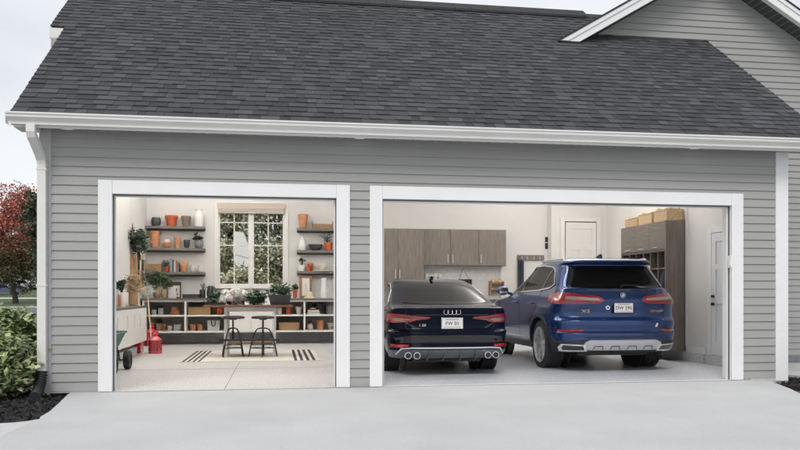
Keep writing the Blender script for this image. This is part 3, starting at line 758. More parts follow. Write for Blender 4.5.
for sgn in (1,-1):
    K = 'y' if sgn > 0 else '-y'
    for yy in (1.08,4.05):
        b = B(); o_ = arc(yy,.392,.492,-12,192,18,K); i_ = arc(yy,.392,.437,-10,190,18,K)
        o_ = [(k,a,max(z,.30)) for k,a,z in o_]
        for j in range(18): X.patch(b,[i_[j],o_[j],o_[j+1],i_[j+1]],.016,-.02)
        b.done('arch_trim','plastic',suv)
    b = B(); X.patch(b,[(K,1.56,.30),(K,3.56,.30),(K,3.56,.40),(K,1.56,.40)],.012); b.done('sill_trim','plastic',suv)
    b = B(); X.strip(b,[(K,1.62,.475),(K,3.5,.475)],.012,.014); b.done('sill_line','satin',suv)
    # side glass, frames
    gl_ = [(K,.80,1.30),(K,.66,1.36),(K,.86,1.56),(K,1.02,1.64),(K,1.5,1.68),(K,2.0,1.67),(K,2.36,1.62),(K,2.72,1.50),(K,3.12,1.32),(K,3.20,1.235),(K,2.4,1.235),(K,1.3,1.26)]
    b = B(); X.patch(b,gl_,.006); b.done('side_glass','glass',suv)
    b = B(); X.strip(b,gl_+gl_[:1],.011,.012); b.done('window_trim','chrome',suv)
    b = B(); X.strip(b,[(K,2.13,1.25),(K,2.10,1.63)],.035,.010); X.strip(b,[(K,1.17,1.27),(K,1.02,1.60)],.028,.010); b.done('pillar_trim','gloss',suv)
    b = B()
    for ln in ([(K,3.30,1.22),(K,3.34,.75),(K,3.30,.42)],[(K,2.13,1.22),(K,2.13,.44)],[(K,1.14,1.22),(K,1.20,1.0),(K,1.50,.78),(K,1.58,.44)],[(K,3.30,.42),(K,1.58,.42)]): X.strip(b,ln,.0045,.0035,skirt=None)
    b.done('door_gap','plastic',suv)
    b = B()
    for hy in (2.30,1.32):
        p0 = X.P(X.toq(K,hy,1.06),1.06); 
        b.tube([p0+Vector((0,0,0)),p0+Vector((sgn*.035,.03,0)),p0+Vector((sgn*.038,.12,.0)),p0+Vector((sgn*.035,.21,0)),p0+Vector((0,.24,0))],.014,8)
    b.done('door_handle','x5',suv)
    b = B(); p0 = X.P(X.toq(K,3.02,1.20),1.20); b.tube([p0,p0+Vector((sgn*.09,0,.03))],[.03,.025],8)
    b.lathe([(0,-.10),(.05,-.095),(.085,-.05),(.095,.0),(.085,.06),(.05,.10),(0,.11)],p0+Vector((sgn*.19,.0,.07)),n=18,ax=0,sx=.75,sy=.95)
    mr_ = b.done('door_mirror','x5',suv)
    b = B(); b.box(p0.x+sgn*.12,p0.x+sgn*.27,p0.y-.074,p0.y-.066,p0.z+.01,p0.z+.13,.004); b.done('mirror_glass','chrome',mr_)
    b = B(); rl = [X.P(X.toq(K,yy,1.725),1.725) for yy in (.75,.95,1.4,1.9,2.25)]
    b.tube([rl[0]+Vector((0,-.06,0))]+[p+Vector((-sgn*.01,0,.045)) for p in rl]+[rl[-1]+Vector((0,.08,-.01))],.014,8); b.done('roof_rail','satin',suv)
    # tail lamps
    lp = [(.300,1.100),(.345,1.150),(.43,1.172),(.62,1.192),(.80,1.218)]
    def PX(l): return [('x',sgn*a,z) for a,z in l]
    outer = PX(lp)+[(K,.40,1.222),(K,.60,1.20),(K,.66,1.16),(K,.62,1.09),(K,.44,1.055)]+PX([(.84,1.050),(.60,1.055),(.40,1.062)])
    b = B(); X.patch(b,outer,.012); lm = b.done('tail_lamp','red',suv)
    b = B(); X.patch(b,PX([(.36,1.105),(.40,1.133),(.62,1.150),(.84,1.163),(.86,1.12),(.60,1.108)]),.017); b.done('inner_lens','clear',lm)
    b = B(); X.patch(b,PX([(.38,1.085),(.60,1.098),(.88,1.107),(.88,1.085),(.60,1.078)]),.0168); b.done('inner_lens','reddark',lm)
    b = B(); X.patch(b,PX([(.62,.662),(.80,.655)])+[(K,.30,.658),(K,.34,.628)]+PX([(.82,.622),(.64,.630)]),.010); b.done('reflector','red',suv)
    # dark inset with lettering, character lines
    b = B(); X.patch(b,PX([(.40,.955),(.46,.985),(.70,.985),(.72,.945),(.62,.90),(.46,.895)]),.003,rnd=.12); b.done('badge_recess',M('recess_blue',(.012,.024,.075),.3,.5,coat=1.),suv)
    # exhaust trims
    sx = -1 if sgn < 0 else 1
    b = B(); b.mi = 0
    X.patch(b,PX([(.555,.350),(.60,.440),(.905,.452),(.925,.40),(.90,.345)]),.030,-.01)
    ext_ = b.done('exhaust_trim','chrome',suv)
    b = B(); X.patch(b,PX([(.60,.368),(.63,.424),(.88,.433),(.89,.395),(.87,.362)]),.034,-.0,); b.done('exhaust_opening','gloss',ext_)
# rear details
b = B(); X.patch(b,[('x',-.735,1.315),('x',-.66,1.45),('x',-.60,1.60),('x',-.56,1.635),('x',0,1.642),('x',.56,1.635),('x',.60,1.60),('x',.66,1.45),('x',.735,1.315),('x',.60,1.300),('x',0,1.292),('x',-.60,1.300)],.007); b.done('rear_glass','glass',suv)
b = B(); 
for sg in (1,-1): X.patch(b,[('x',sg*.745,1.31),('x',sg*.675,1.45),('x',sg*.615,1.60),('x',sg*.60,1.64),('x',sg*.66,1.65),('x',sg*.70,1.55),('x',sg*.79,1.33)],.010)
b.done('pillar_trim','gloss',suv)
b = B(); p = X.P(X.toq('x',.32,1.312),1.312,.03); q = X.P(X.toq('x',.02,1.335),1.335,.02); b.tube([X.P(0.0,1.30,.02),X.P(X.toq('x',.05,1.315),1.315,.035),p],[.018,.011,.007],8); b.done('wiper','plastic',suv)
b = B(); X.patch(b,[('x',-.56,1.252),('x',-.50,1.276),('x',.50,1.276),('x',.56,1.252)],.004); b.done('glass_rim','gloss',suv)
b = B(); X.patch(b,[('x',-.995,.30),('x',.995,.30),('x',.985,.47),('x',.66,.50),('x',-.66,.50),('x',-.985,.47)],.004); X.patch(b,[('y',.30,.30),('y',.58,.30),('y',.58,.50),('y',.30,.47)],.004); X.patch(b,[('-y',.30,.30),('-y',.58,.30),('-y',.58,.50),('-y',.30,.47)],.004); b.done('lower_bumper','plastic',suv)
b = B(); X.patch(b,[('x',-.66,.372),('x',-.60,.478),('x',-.53,.508),('x',.53,.508),('x',.60,.478),('x',.66,.372),('x',.5,.362),('x',-.5,.362)],.026,-.0)
sk = b.done('skid_plate',M('silver_paint',(.55,.55,.56),.32,.6,coat=.4),suv)
b = B()
for xx in (-.40,-.135,.135,.40):
    X.strip(b,[('x',xx-.075,.375),('x',xx-.058,.42),('x',xx+.058,.42),('x',xx+.075,.375)],.007,.029,skirt=.015)
b.done('skid_groove','greyplastic',sk)
b = B(); X.strip(b,[('x',-.60,.548),('x',.60,.548)],.006,.008); X.strip(b,[('x',-.90,.615),('x',.90,.615)],.0075,.004,skirt=None); X.strip(b,[('x',-.72,1.28),('x',-.72,1.0),('x',-.70,.70),('x',-.64,.625)],.0035,.003,skirt=None); X.strip(b,[('x',.72,1.28),('x',.72,1.0),('x',.70,.70),('x',.64,.625)],.0035,.003,skirt=None); b.done('panel_gap','plastic',suv)
plate(suv, CX+.012, CY+.066, .992, 'DW 295')
def disc(b, c, r, t=.006, n=28): b.lathe([(0,c[1]-t),(r*.96,c[1]-t),(r,c[1]-t*.5),(r,c[1]+.01)],(c[0],0,c[2]),n=n,ax=1)
b = B(); disc(b,(CX+.0,CY+.072,1.183),.043,.008); em = b.done('roundel','chrome',suv)
b = B(); disc(b,(CX+.0,CY+.062,1.183),.037,.002); b.done('roundel_ring','gloss',em)
def quad_(b, c, r, a0, y):
    vs = [(c[0],y,c[2])]+[(c[0]+r*math.cos(rad(a0+9*i)),y,c[2]+r*math.sin(rad(a0+9*i))) for i in range(11)]
    b.face(vs)
b = B(); quad_(b,(CX,0,1.183),.024,90,CY+.0595); quad_(b,(CX,0,1.183),.024,270,CY+.0595); b.done('roundel_blue',M('sky_blue_enamel',(.05,.30,.62),.3),em)
b = B(); quad_(b,(CX,0,1.183),.024,0,CY+.0595); quad_(b,(CX,0,1.183),.024,180,CY+.0595); b.done('roundel_white','enamel',em)
text('badge_text','X5',.068,'chrome',suv,(CX-.575,CY+.124,.942),.004,sx=1.5,sp=1.1,rz=-.19)
text('badge_text','xDrive40i',.05,'chrome',suv,(CX+.575,CY+.124,.942),.003,sx=1.1,sp=1.1,rz=.19)
b = B(); disc(b,(CX-.235,CY+.085,.995),.034,.003); st = b.done('round_sticker','enamel',suv)
b = B(); b.box(CX-.249,CX-.221,CY+.0805,CY+.0815,.981,1.009); b.done('sticker_mark','black',st)
b = B(); X.patch(b,[('x',.52,.70),('x',.545,.755),('x',.575,.76),('x',.56,.70)],.003); b.done('sticker','creamc',suv)
b = B(); b.prism([(CY+.86,1.785),(CY+1.12,1.79),(CY+1.0,1.83),(CY+.90,1.855)],0,CX-.018,CX+.018); b.done('roof_fin','x5',suv)
for sgn in (-1,1):
    for yy in (1.08,4.05): wheel(suv, CX+sgn*.985, CY+yy, WR, .30, sgn, 5, True, 'satin')

# ---------------------------------------------------------------- black fastback
AX, AY = 2.536, 11.14
aud = thing('sedan', (AX,AY+2.4,0), 'low black fastback car with red tail lamps and four exhaust tips', 'car')
A_ = Shell([(0.215,.60,4.15,.77),(0.235,.24,4.35,.83),(0.280,.085,4.50,.868),(0.350,.02,4.60,.893),(0.420,.0,4.66,.905),(0.455,.006,4.67,.910),(0.475,.028,4.68,.912),(0.560,.03,4.70,.917),(0.630,.012,4.71,.920),
 (0.655,.030,4.71,.921),(0.675,.074,4.70,.922),(0.750,.100,4.68,.922),(0.840,.082,4.50,.920),(0.875,.066,4.28,.917),(0.900,.066,4.10,.912),(0.935,.055,3.85,.902),(0.965,.040,3.66,.888),(0.985,.030,3.52,.875),(1.000,.040,3.45,.865),(1.012,.12,3.40,.855),(1.030,.28,3.32,.842),
 (1.064,.42,3.20,.820),(1.132,.62,3.02,.786),(1.222,.88,2.82,.742),(1.312,1.15,2.58,.70),(1.380,1.40,2.36,.66),(1.425,1.62,2.16,.61),(1.448,1.78,2.02,.52),(1.456,1.88,1.93,.36)],
 AX, AY, .46, 2.7, 1.2, 2.2)
b = B(); A_.body(b); ab = b.done('body','audi',aud)
bw = [cutter(yy,(.375,.335),A_,x0,x1) for yy in (1.08,3.90) for x0,x1 in ((-1.2,-.56),(.56,1.2))]
boolean(ab, bw)
b = B()
for sgn in (1,-1):
    for yy in (1.08,3.90): b.cyl((AX+sgn*.565,AY+yy,.345),(AX+sgn*.58,AY+yy,.345),.39,n=40)
b.box(AX-.53,AX+.53,AY+.45,AY+4.1,.18,.25)
b.done('underbody','plastic',aud)
for sgn in (1,-1):
    K = 'y' if sgn > 0 else '-y'
    def PX(l): return [('x',sgn*a,z) for a,z in l]
    gl_ = [(K,1.02,1.02),(K,1.0,1.07),(K,1.35,1.24),(K,1.70,1.325),(K,2.05,1.34),(K,2.30,1.30),(K,2.62,1.18),(K,2.95,1.03),(K,3.0,.985),(K,1.8,.975)]; gl_ = [(k,a_,zs(z_)) for k,a_,z_ in gl_]
    b = B(); A_.patch(b,gl_,.005); b.done('side_glass','glass',aud)
    b = B(); A_.strip(b,gl_+gl_[:1],.009,.010); b.done('window_trim','chrome',aud)
    b = B()
    for ln in ([(K,3.05,.95),(K,3.05,.35)],[(K,2.0,.95),(K,2.0,.33)],[(K,1.05,.95),(K,1.25,.75),(K,1.5,.5),(K,1.5,.33)]): A_.strip(b,ln,.004,.003,skirt=None)
    b.done('door_gap','plastic',aud)
    b = B()
    for hy in (2.15,1.15):
        p0 = A_.P(A_.toq(K,hy,.86),.86); b.tube([p0,p0+Vector((sgn*.032,.03,0)),p0+Vector((sgn*.034,.18,0)),p0+Vector((0,.21,0))],.012,8)
    b.done('door_handle','audi',aud)
    b = B(); p0 = A_.P(A_.toq(K,2.88,.96),.96); b.tube([p0,p0+Vector((sgn*.07,0,.03))],[.024,.02],8)
    b.lathe([(0,-.09),(.045,-.085),(.07,-.04),(.075,.02),(.06,.07),(0,.10)],p0+Vector((sgn*.15,0,.06)),n=16,ax=0,sx=.7,sy=.9); b.done('door_mirror','satin',aud)
    # lamps
    outer = PX([(.315,.852),(.34,.870),(.56,.882),(.70,.905)])+[(K,.34,.915),(K,.50,.90),(K,.46,.83),(K,.36,.785)]+PX([(.80,.780),(.60,.792),(.52,.822),(.40,.835)])
    b = B(); A_.patch(b,outer,.010); lm = b.done('tail_lamp','red',aud)
    b = B(); A_.patch(b,PX([(.36,.850),(.56,.862),(.80,.882),(.80,.868),(.56,.850),(.40,.841)]),.0145); b.done('inner_lens','reddark',lm)
    b = B(); A_.patch(b,PX([(.60,.835),(.84,.850),(.84,.836),(.62,.824)]),.0145); A_.patch(b,PX([(.64,.812),(.84,.825),(.83,.812),(.66,.803)]),.0145); b.done('inner_lens','clear',lm)
    b = B(); A_.patch(b,PX([(.63,.462),(.80,.462)])+[(K,.26,.464),(K,.28,.428)]+PX([(.82,.424),(.65,.428)]),.010); b.done('reflector','red',aud)
    # air slit with silver edge beside the bumper
    b = B(); A_.strip(b,PX([(.52,.705),(.66,.78)]),.010,.004); b.done('crease_trim','gloss',aud)
# rear glass, bumper
b = B(); A_.patch(b,[(k,a_,zs(z_)) for k,a_,z_ in [('x',-.66,1.068),('x',-.60,1.16),('x',-.52,1.26),('x',-.45,1.325),('x',-.30,1.352),('x',0,1.360),('x',.30,1.352),('x',.45,1.325),('x',.52,1.26),('x',.60,1.16),('x',.66,1.068),('x',.4,1.052),('x',0,1.048),('x',-.4,1.052)]],.005,dz=.012); b.done('rear_glass','glass',aud)
b = B(); A_.patch(b,[('x',-.88,.262),('x',.88,.262),('x',.885,.375),('x',.58,.392),('x',-.58,.392),('x',-.885,.375)],.004); b.done('diffuser','greyplastic',aud)
b = B(); A_.strip(b,[('x',-.80,.330),('x',-.74,.405),('x',-.60,.418),('x',.60,.418),('x',.74,.405),('x',.80,.330)],.0085,.014); b.done('diffuser_trim','satin',aud)
b = B()
for xx in (-.34,-.12,.12,.34): A_.strip(b,[('x',xx*1.06,.255),('x',xx,.375)],.006,.035,skirt=-.005)
b.done('diffuser_fin','greyplastic',aud)
b = B(); A_.patch(b,[('x',-.80,.49),('x',.80,.49),('x',.84,.56),('x',.6,.60),('x',-.6,.60),('x',-.84,.56)],.003,rnd=.05); b.done('bumper_panel','gloss',aud)
b = B(); A_.strip(b,[('x',-.66,.97),('x',-.70,.85),('x',-.66,.70),('x',-.60,.662),('x',.60,.662),('x',.66,.70),('x',.70,.85),('x',.66,.97)],.0035,.003,skirt=None); b.done('panel_gap','plastic',aud)
b = B(); A_.strip(b,[('x',-.56,.895),('x',0,.898),('x',.56,.895)],.007,.006); b.done('lid_trim','gloss',aud)
for xx in (-.655,-.530,.530,.655):
    b = B(); y0 = AY+.03+ (.055 if abs(xx) > .6 else .02)
    b.lathe([(.050,.16),(.052,-.035),(.050,-.045),(.042,-.047),(.040,-.035),(.040,.1)],(AX+xx,y0,.308),n=26,ax=1)
    e_ = b.done('exhaust_tip','chrome',aud)
    b = B(); b.lathe([(0,.0),(.041,.0),(.041,.02),(0,.02)],(AX+xx,y0,.308),n=20,ax=1); b.done('exhaust_bore','gloss',e_)
plate(aud, AX+.005, AY+.062, .775, 'FW 01', frame='chrome')
b = B()
for i in range(4):
    c = (AX-.092+.0613*i, AY+.045, .940); b.tube([(c[0]+.036*math.cos(2*math.pi*k/24),c[1],c[2]+.036*math.sin(2*math.pi*k/24)) for k in range(24)],.0058,6,close=True)
b.done('ring_emblem','chrome',aud)
text('badge_text','S5',.05,'chrome',aud,(AX-.415,AY+.099,.745),.003,sx=1.3,shear=.2)
b = B(); b.box(AX-.485,AX-.462,AY+.098,AY+.118,.722,.768); b.done('badge_block','red',aud)
b = B(); b.prism([(AY+1.55,1.43),(AY+1.75,1.44),(AY+1.66,1.475),(AY+1.58,1.495)],0,AX-.015,AX+.015); b.done('roof_fin','audi',aud)
for sgn in (-1,1):
    for yy in (1.08,3.90): wheel(aud, AX+sgn*.905, AY+yy, .338, .255, sgn, 5, True, 'satin')
# ================================================================ bench bay: built-in shelves
SY, WY = 18.95, 19.86      # bench front, wall face
# low shelving run
uz = thing('low_shelving', (-.9,WY,0), 'long white low shelving run with dark countertop under the garage window', 'shelving')
def run(xa, xb, divs):
    b = B()
    b.box(xa,xb,SY,WY,1.02,1.058,.003); b.box(xa,xb,SY,WY,.29,.328,.003); b.box(xa,xb,SY+.005,WY,.672,.708,.002)
    for d in [xa+.0]+divs+[xb-.04]: b.box(d,d+.04,SY+.002,WY,.3285,1.0195,.002)
    b.done('carcass','cream',uz)
    b = B(); b.box(xa+.041,xb-.041,WY-.012,WY-.002,.33,1.018); b.done('back_panel',M('taupe_panel',(.56,.52,.48),.7),uz)
run(-3.10,-1.15,[-2.15]); run(-.06,1.95,[.638])
b = B(); b.box(-3.145,-1.10,SY-.04,WY,1.058,1.10,.005); b.box(-.11,1.97,SY-.04,WY,1.058,1.10,.005); b.done('countertop','counter',uz)
b = B(); b.box(-1.145,-.065,SY,WY,.29,.93,.003)
b.done('sink_cabinet','cream',uz)
b = B()
for x0,x1 in ((-1.135,-.61),(-.60,-.075)):
    b.box(x0,x1,SY-.018,SY,.30,.92,.003)
b.done('cabinet_door','cream',uz)
b = B()
for x in (-.66,-.55): b.box(x-.005,x+.005,SY-.04,SY-.03,.72,.86); b.box(x-.004,x+.004,SY-.03,SY-.018,.73,.74); b.box(x-.004,x+.004,SY-.03,SY-.018,.84,.85)
b.done('handle','nickel',uz)
sk = thing('farmhouse_sink', (-.6,19.3,.93), 'white apron-front farmhouse sink below the window', 'sink')
b = B(); b.box(-1.08,-.12,SY-.06,SY-.03,.935,1.12,.01); b.box(-1.08,-1.04,SY-.03,19.7,.935,1.12,.006); b.box(-.16,-.12,SY-.03,19.7,.935,1.12,.006); b.box(-1.04,-.16,19.66,19.7,.935,1.12,.006); b.box(-1.04,-.16,SY-.03,19.66,.935,.96); b.done('basin','enamel',sk)
b = B(); p = at(251,289,19.75); b.tube([(p[0],19.76,1.08),(p[0],19.76,1.42)]+[(p[0],19.76-.09+.09*math.cos(a*.35),1.42+.09*math.sin(a*.35)) for a in range(1,10)]+[(p[0],19.58,1.36)],.014,8); b.tube([(p[0]+.06,19.76,1.08),(p[0]+.06,19.76,1.16),(p[0]+.11,19.74,1.2)],.01,6); b.done('faucet','nickel',sk)
# floating shelves
def fshelf(u0, u1, zt, lb, x0=None, x1=None):
    a = at(u0,250,19.62)[0] if x0 is None else x0; c = at(u1,250,19.62)[0] if x1 is None else x1
    s_ = thing('floating_shelf', (a,19.76,zt), lb, 'shelf', 'floating shelves beside the window')
    b = B(); b.box(a,c,19.62,19.898,zt-.062,zt,.003); b.done('board','shelf',s_)
    b = B(); b.box(a+.01,c-.01,19.88,19.899,zt-.10,zt-.063); b.done('cleat','shelf',s_)
    return zt
Z1 = fshelf(145,204.7,2.855,'top grey shelf left of the window, with milk can',x0=-3.148)
Z2 = fshelf(145,204.7,2.325,'middle grey shelf left of the window, with plant in grey pot',x0=-3.148)
Z3 = fshelf(145,204.7,1.738,'lowest grey shelf left of the window, with books',x0=-3.148)
Z4 = fshelf(297,340,2.845,'top grey shelf right of the window, with wooden crate',x1=1.9)
Z5 = fshelf(297,340,2.295,'middle grey shelf right of the window, with dark bowl',x1=1.9)
Z6 = fshelf(297,340,1.775,'lowest grey shelf right of the window, with two red pots',x1=1.9)
# ---------------------------------------------------------------- pots and vessels
PR = {
 'pot':   [(0,0),(.66,0),(.70,.02),(.90,.72),(.90,.74),(1,.74),(1,.98),(.97,1),(.88,1),(.86,.95),(.80,.6),(0,.55)],
 'tall':  [(0,0),(.62,0),(.66,.02),(.80,.45),(.93,.78),(.98,.80),(1,1),(.9,1),(.85,.8),(0,.7)],
 'vase':  [(0,0),(.72,0),(.86,.10),(1,.42),(.97,.72),(.84,.90),(.90,1),(.80,1),(.74,.9),(0,.8)],
 'bowl':  [(0,0),(.42,0),(.50,.04),(.80,.30),(.97,.72),(1,1),(.94,1),(.88,.7),(.6,.25),(0,.15)],
 'round': [(0,0),(.55,0),(.66,.04),(.92,.28),(1,.55),(.94,.80),(.82,.95),(.84,1),(.74,1),(.70,.9),(0,.8)],
 'cyl':   [(0,0),(.93,0),(.97,.03),(1,.5),(1,.97),(.98,1),(.90,1),(.89,.9),(0,.85)],
 'dome':  [(0,0),(1,.0),(1,.06),(.92,.12),(.72,.2),(.70,.55),(.60,.8),(.35,.95),(0,1)],
 'saucers':[(0,0),(.8,0),(.98,.18),(1,.2),(.72,.24),(.76,.36),(.95,.5),(.66,.55),(.68,.70),(.60,.95),(.62,1),(0,1)],
 'jug':   [(0,0),(.78,0),(.95,.12),(1,.35),(.85,.62),(.52,.80),(.50,.88),(.62,1),(.54,1),(.44,.9),(0,.85)],
 'ewer':  [(0,0),(.95,0),(1,.03),(.86,.35),(.66,.68),(.62,.82),(.74,1),(.66,1),(.55,.84),(0,.8)],
 'can':   [(0,0),(.93,0),(.97,.02),(.97,.66),(.95,.72),(.62,.84),(.58,.88),(.58,.93),(.72,.96),(.72,1),(.3,1.01),(0,1.0)],
 'jar':   [(0,0),(.9,0),(.95,.04),(.95,.72),(.75,.82),(.72,.86),(.80,.88),(.80,.98),(.76,1),(0,1)],
}
def size(u0, u1, vt, Z, Y):
    a = at(u0,vt,Y); c = at(u1,vt,Y); return (a[0]+c[0])/2, (c[0]-a[0])/2, a[2]-Z
def pot(kind, u0, u1, vt, Z, Y, mat, name, label, cat, group=None, parent=None, dirt=False, n=26):
    x, r, h = size(u0,u1,vt,Z,Y)
    b = B(); b.lathe([(a*r,c*h) for a,c in PR[kind]],(x,Y,Z+.001),n=n)
    if parent is None:
        o = b.done(name,mat,loc=(x,Y,Z)); T(o,label,cat,group); return o
    return b.done(name,mat,parent)
def plant(kind, u0, u1, vt, Z, Y, mat, label, leafbox, cols, n=140, lsz=.07, asp=.4, seed=1, stems=True, name='potted_plant', group=None, mat2='leaf'):
    """leafbox (u0,u1,v0,v1) in the photo gives the spread of the foliage"""
    x, r, h = size(u0,u1,vt,Z,Y)
    t = thing(name,(x,Y,Z),label,'plant',group)
    b = B(); b.lathe([(a*r,c*h) for a,c in PR[kind]],(x,Y,Z+.001),n=24); b.done('pot',mat,t)
    a = at(leafbox[0],leafbox[2],Y); c = at(leafbox[1],leafbox[3],Y); cx_, cz = (a[0]+c[0])/2, (a[2]+c[2])/2; rx, rz = (c[0]-a[0])/2, (a[2]-c[2])/2
    ry = min(rx*.8, .14 if Y > 19.5 else .5)
    P, cc = clumps((cx_,Y,cz),(rx*.9,ry*.9,rz*.9),max(6,n//9),9,min(rx,rz)*.20,cols,.35,seed,shell=.25)
    leaves('foliage',P,np.random.default_rng(seed).uniform(.7,1.25,len(P))*lsz,cc,parent=t,asp=asp,seed=seed,up=.2)
    if stems:
        b = B(); rr_ = random.Random(seed)
        for i in range(9):
            e_ = (cx_+rr_.uniform(-.8,.8)*rx, Y+rr_.uniform(-.6,.6)*ry, cz+rr_.uniform(-.2,.8)*rz); b.tube([(x,Y,Z+h*.8),((x+e_[0])/2,(Y+e_[1])/2,(Z+h+e_[2])/2+.02),e_],[.006,.004,.002],5)
        b.done('stem',mt['bark'],t)
    return t
def wbox(u0, u1, vt, Z, Y, d, mat, name, label, cat, handles=False, group=None, parent=None):
    """woven basket with thick rolled rim"""
    x, r, h = size(u0,u1,vt,Z,Y); t = thing(name,(x,Y,Z),label,cat,group)
    b = B(); x0,x1,y0,y1 = x-r,x+r,Y-d/2,Y+d/2; w = .014
    k = max(4,int(h/.022))
    for i in range(k):
        o_ = .004 if i%2 else 0; za,zb = Z+.001+h*i/k, Z+.001+h*(i+1)/k
        b.box(x0-o_,x1+o_,y0-o_,y0+w,za,zb,.003,1); b.box(x0-o_,x1+o_,y1-w,y1+o_,za,zb,.003,1); b.box(x0-o_,x0+w,y0+w,y1-w,za,zb,.003,1); b.box(x1-w,x1+o_,y0+w,y1-w,za,zb,.003,1)
    b.box(x0+w,x1-w,y0+w,y1-w,Z+.002,Z+.012); b.done('body',mat,t)
    b = B(); zt = Z+h; b.tube([(x0,y0,zt),(x1,y0,zt),(x1,y1,zt),(x0,y1,zt)],.012,8,close=True); b.done('rim',mat,t)
    if handles:
        b = B()
        for yy in (y0,y1): b.tube([(x1-.28*r,yy,zt),(x1-.25*r,yy,zt+.06),(x1-.02*r,yy,zt+.065),(x1,yy,zt)],.012,6)
        b.done('handle',mat,t)
    return t
G1 = [(.035,.075,.03),(.05,.10,.04),(.03,.06,.035)]; G2 = [(.09,.13,.10),(.06,.10,.08)]; GD = [(.015,.035,.018),(.025,.05,.025)]; GO = [(.07,.09,.035),(.10,.115,.05),(.045,.065,.03)]
SHY = 19.75
gT = 'terracotta pots on the shelves'
# top left shelf
pot('round',151,161,217.5,Z1,SHY,'darkpot','round_pot','charcoal round pot at the left end of the top left shelf','pot')
pot('pot',165,178,215.5,Z1,SHY,'terrar','terracotta_pot','wide red terracotta pot with rim on top left shelf','pot',gT)
pot('pot',181,191.2,216,Z1,SHY,'brownpot','clay_pot','grey-brown pot beside the white milk can on top left shelf','pot')
mc = thing('milk_can',(at(199,216,SHY)[0],SHY,Z1),'white enamel milk can on the top left shelf','milk can')
pot('can',194,204,208.8,Z1,SHY,'enamel','can_body',None,None,parent=mc)
b = B(); x_ = at(199,216,SHY)[0]
for s_ in (-1,1): b.tube([(x_+s_*.075,SHY,Z1+.36),(x_+s_*.135,SHY,Z1+.37),(x_+s_*.135,SHY,Z1+.30),(x_+s_*.11,SHY,Z1+.28)],.008,6)
b.done('handle','enamel',mc)
# middle left shelf
for i,(v,lb) in enumerate(((241.5,'bottom terracotta pot of the nested stack on middle left shelf'),(238,'second terracotta pot of the nested stack on middle left shelf'),(234.6,'third terracotta pot of the nested stack on middle left shelf'),(231.3,'topmost terracotta pot of the nested stack on middle left shelf'))):
    x,r,h = size(150,160.3,241.5,Z2,SHY); b = B(); dz = i*.083
    b.lathe([(a*r*(1+.012*i),c*h) for a,c in PR['tall']],(x,SHY,Z2+.001+dz),n=24); T(b.done('terracotta_pot','terral',loc=(x,SHY,Z2+dz)),lb,'pot',gT)
pot('bowl',162.3,171.8,242.6,Z2,SHY,'terral','saucer_bowl','pale terracotta bowl on middle left shelf holding a cream cup','bowl')
pot('cyl',163.8,170.2,239.6,Z2+.055,SHY,'creamc','cream_cup','cream cup sitting in the pale terracotta bowl','cup')
pot('tall',174,181,237.3,Z2,SHY,'terral','terracotta_pot','slim tall terracotta pot on middle left shelf','pot',gT)
pot('pot',183.5,190,239.8,Z2,SHY,'darkpot','small_pot','small black pot between slim terracotta pot and leafy plant','pot')
plant('round',194.3,203.5,240,Z2,SHY,'greypot','dark-leaved plant in grey pot at the end of middle left shelf',(191,206,231.5,242),GD,90,.10,.45,5)
# lowest left shelf
wbox(148.8,161.5,264.4,Z3,SHY,.2,'wicker','wicker_basket','brown wicker basket at left end of lowest left shelf','basket')
plant('pot',164.3,169.6,266.5,Z3,SHY,'terrar','blue-green succulent in small red pot beside the books',(161,171,259.5,269),G2,120,.05,.6,6)
x = at(170.6,265,SHY)[0]
for i,(w,h,c,lb) in enumerate(((.05,.33,(.25,.30,.32),'tall pale blue-grey book leaning by the succulent'),(.03,.30,(.05,.06,.07),'thin dark book second in the row'),(.042,.27,(.55,.53,.50),'off-white book in the shelf row'),(.03,.285,(.45,.12,.07),'red-spined book in the shelf row'),(.045,.24,(.10,.16,.19),'short teal-grey book beside the terracotta pot'))):
    b = B(); b.box(x,x+w,SHY-.10,SHY+.08,Z3+.001,Z3+h,.003); b.box(x+.004,x+w-.004,SHY-.094,SHY+.082,Z3+h-.003,Z3+h-.0025)
    T(b.done('book',M('book_cloth',c,.7),loc=(x,SHY,Z3)),lb,'book','books on the lowest left shelf'); x += w+.003
pot('pot',179.3,188.2,262,Z3,SHY,'terral','terracotta_pot','terracotta pot right of the books on lowest left shelf','pot',gT)
def wirepot(u0,u1,vt,Z,lb):
    x,r,h = size(u0,u1,vt,Z,SHY); t = thing('glass_jar',(x,SHY,Z),lb,'jar')
    b = B(); b.lathe([(a*r,c*h) for a,c in PR['cyl']],(x,SHY,Z+.001),n=18); b.done('jar',M('frosted_glass',(.55,.53,.50),.15,spec=.8),t)
    b = B()
    for k in range(6):
        a = k*1.047; b.tube([(x+r*1.04*math.cos(a),SHY+r*1.04*math.sin(a),Z+.002),(x+r*1.04*math.cos(a),SHY+r*1.04*math.sin(a),Z+h)],.004,5)
    b.done('wire_band','nickel',t)
wirepot(190.3,195.8,265.3,Z3,'wire-wrapped glass jar right of the terracotta pot on lowest left shelf')
wirepot(198,202.6,265.5,Z3,'wire-wrapped glass jar at the right end of lowest left shelf')
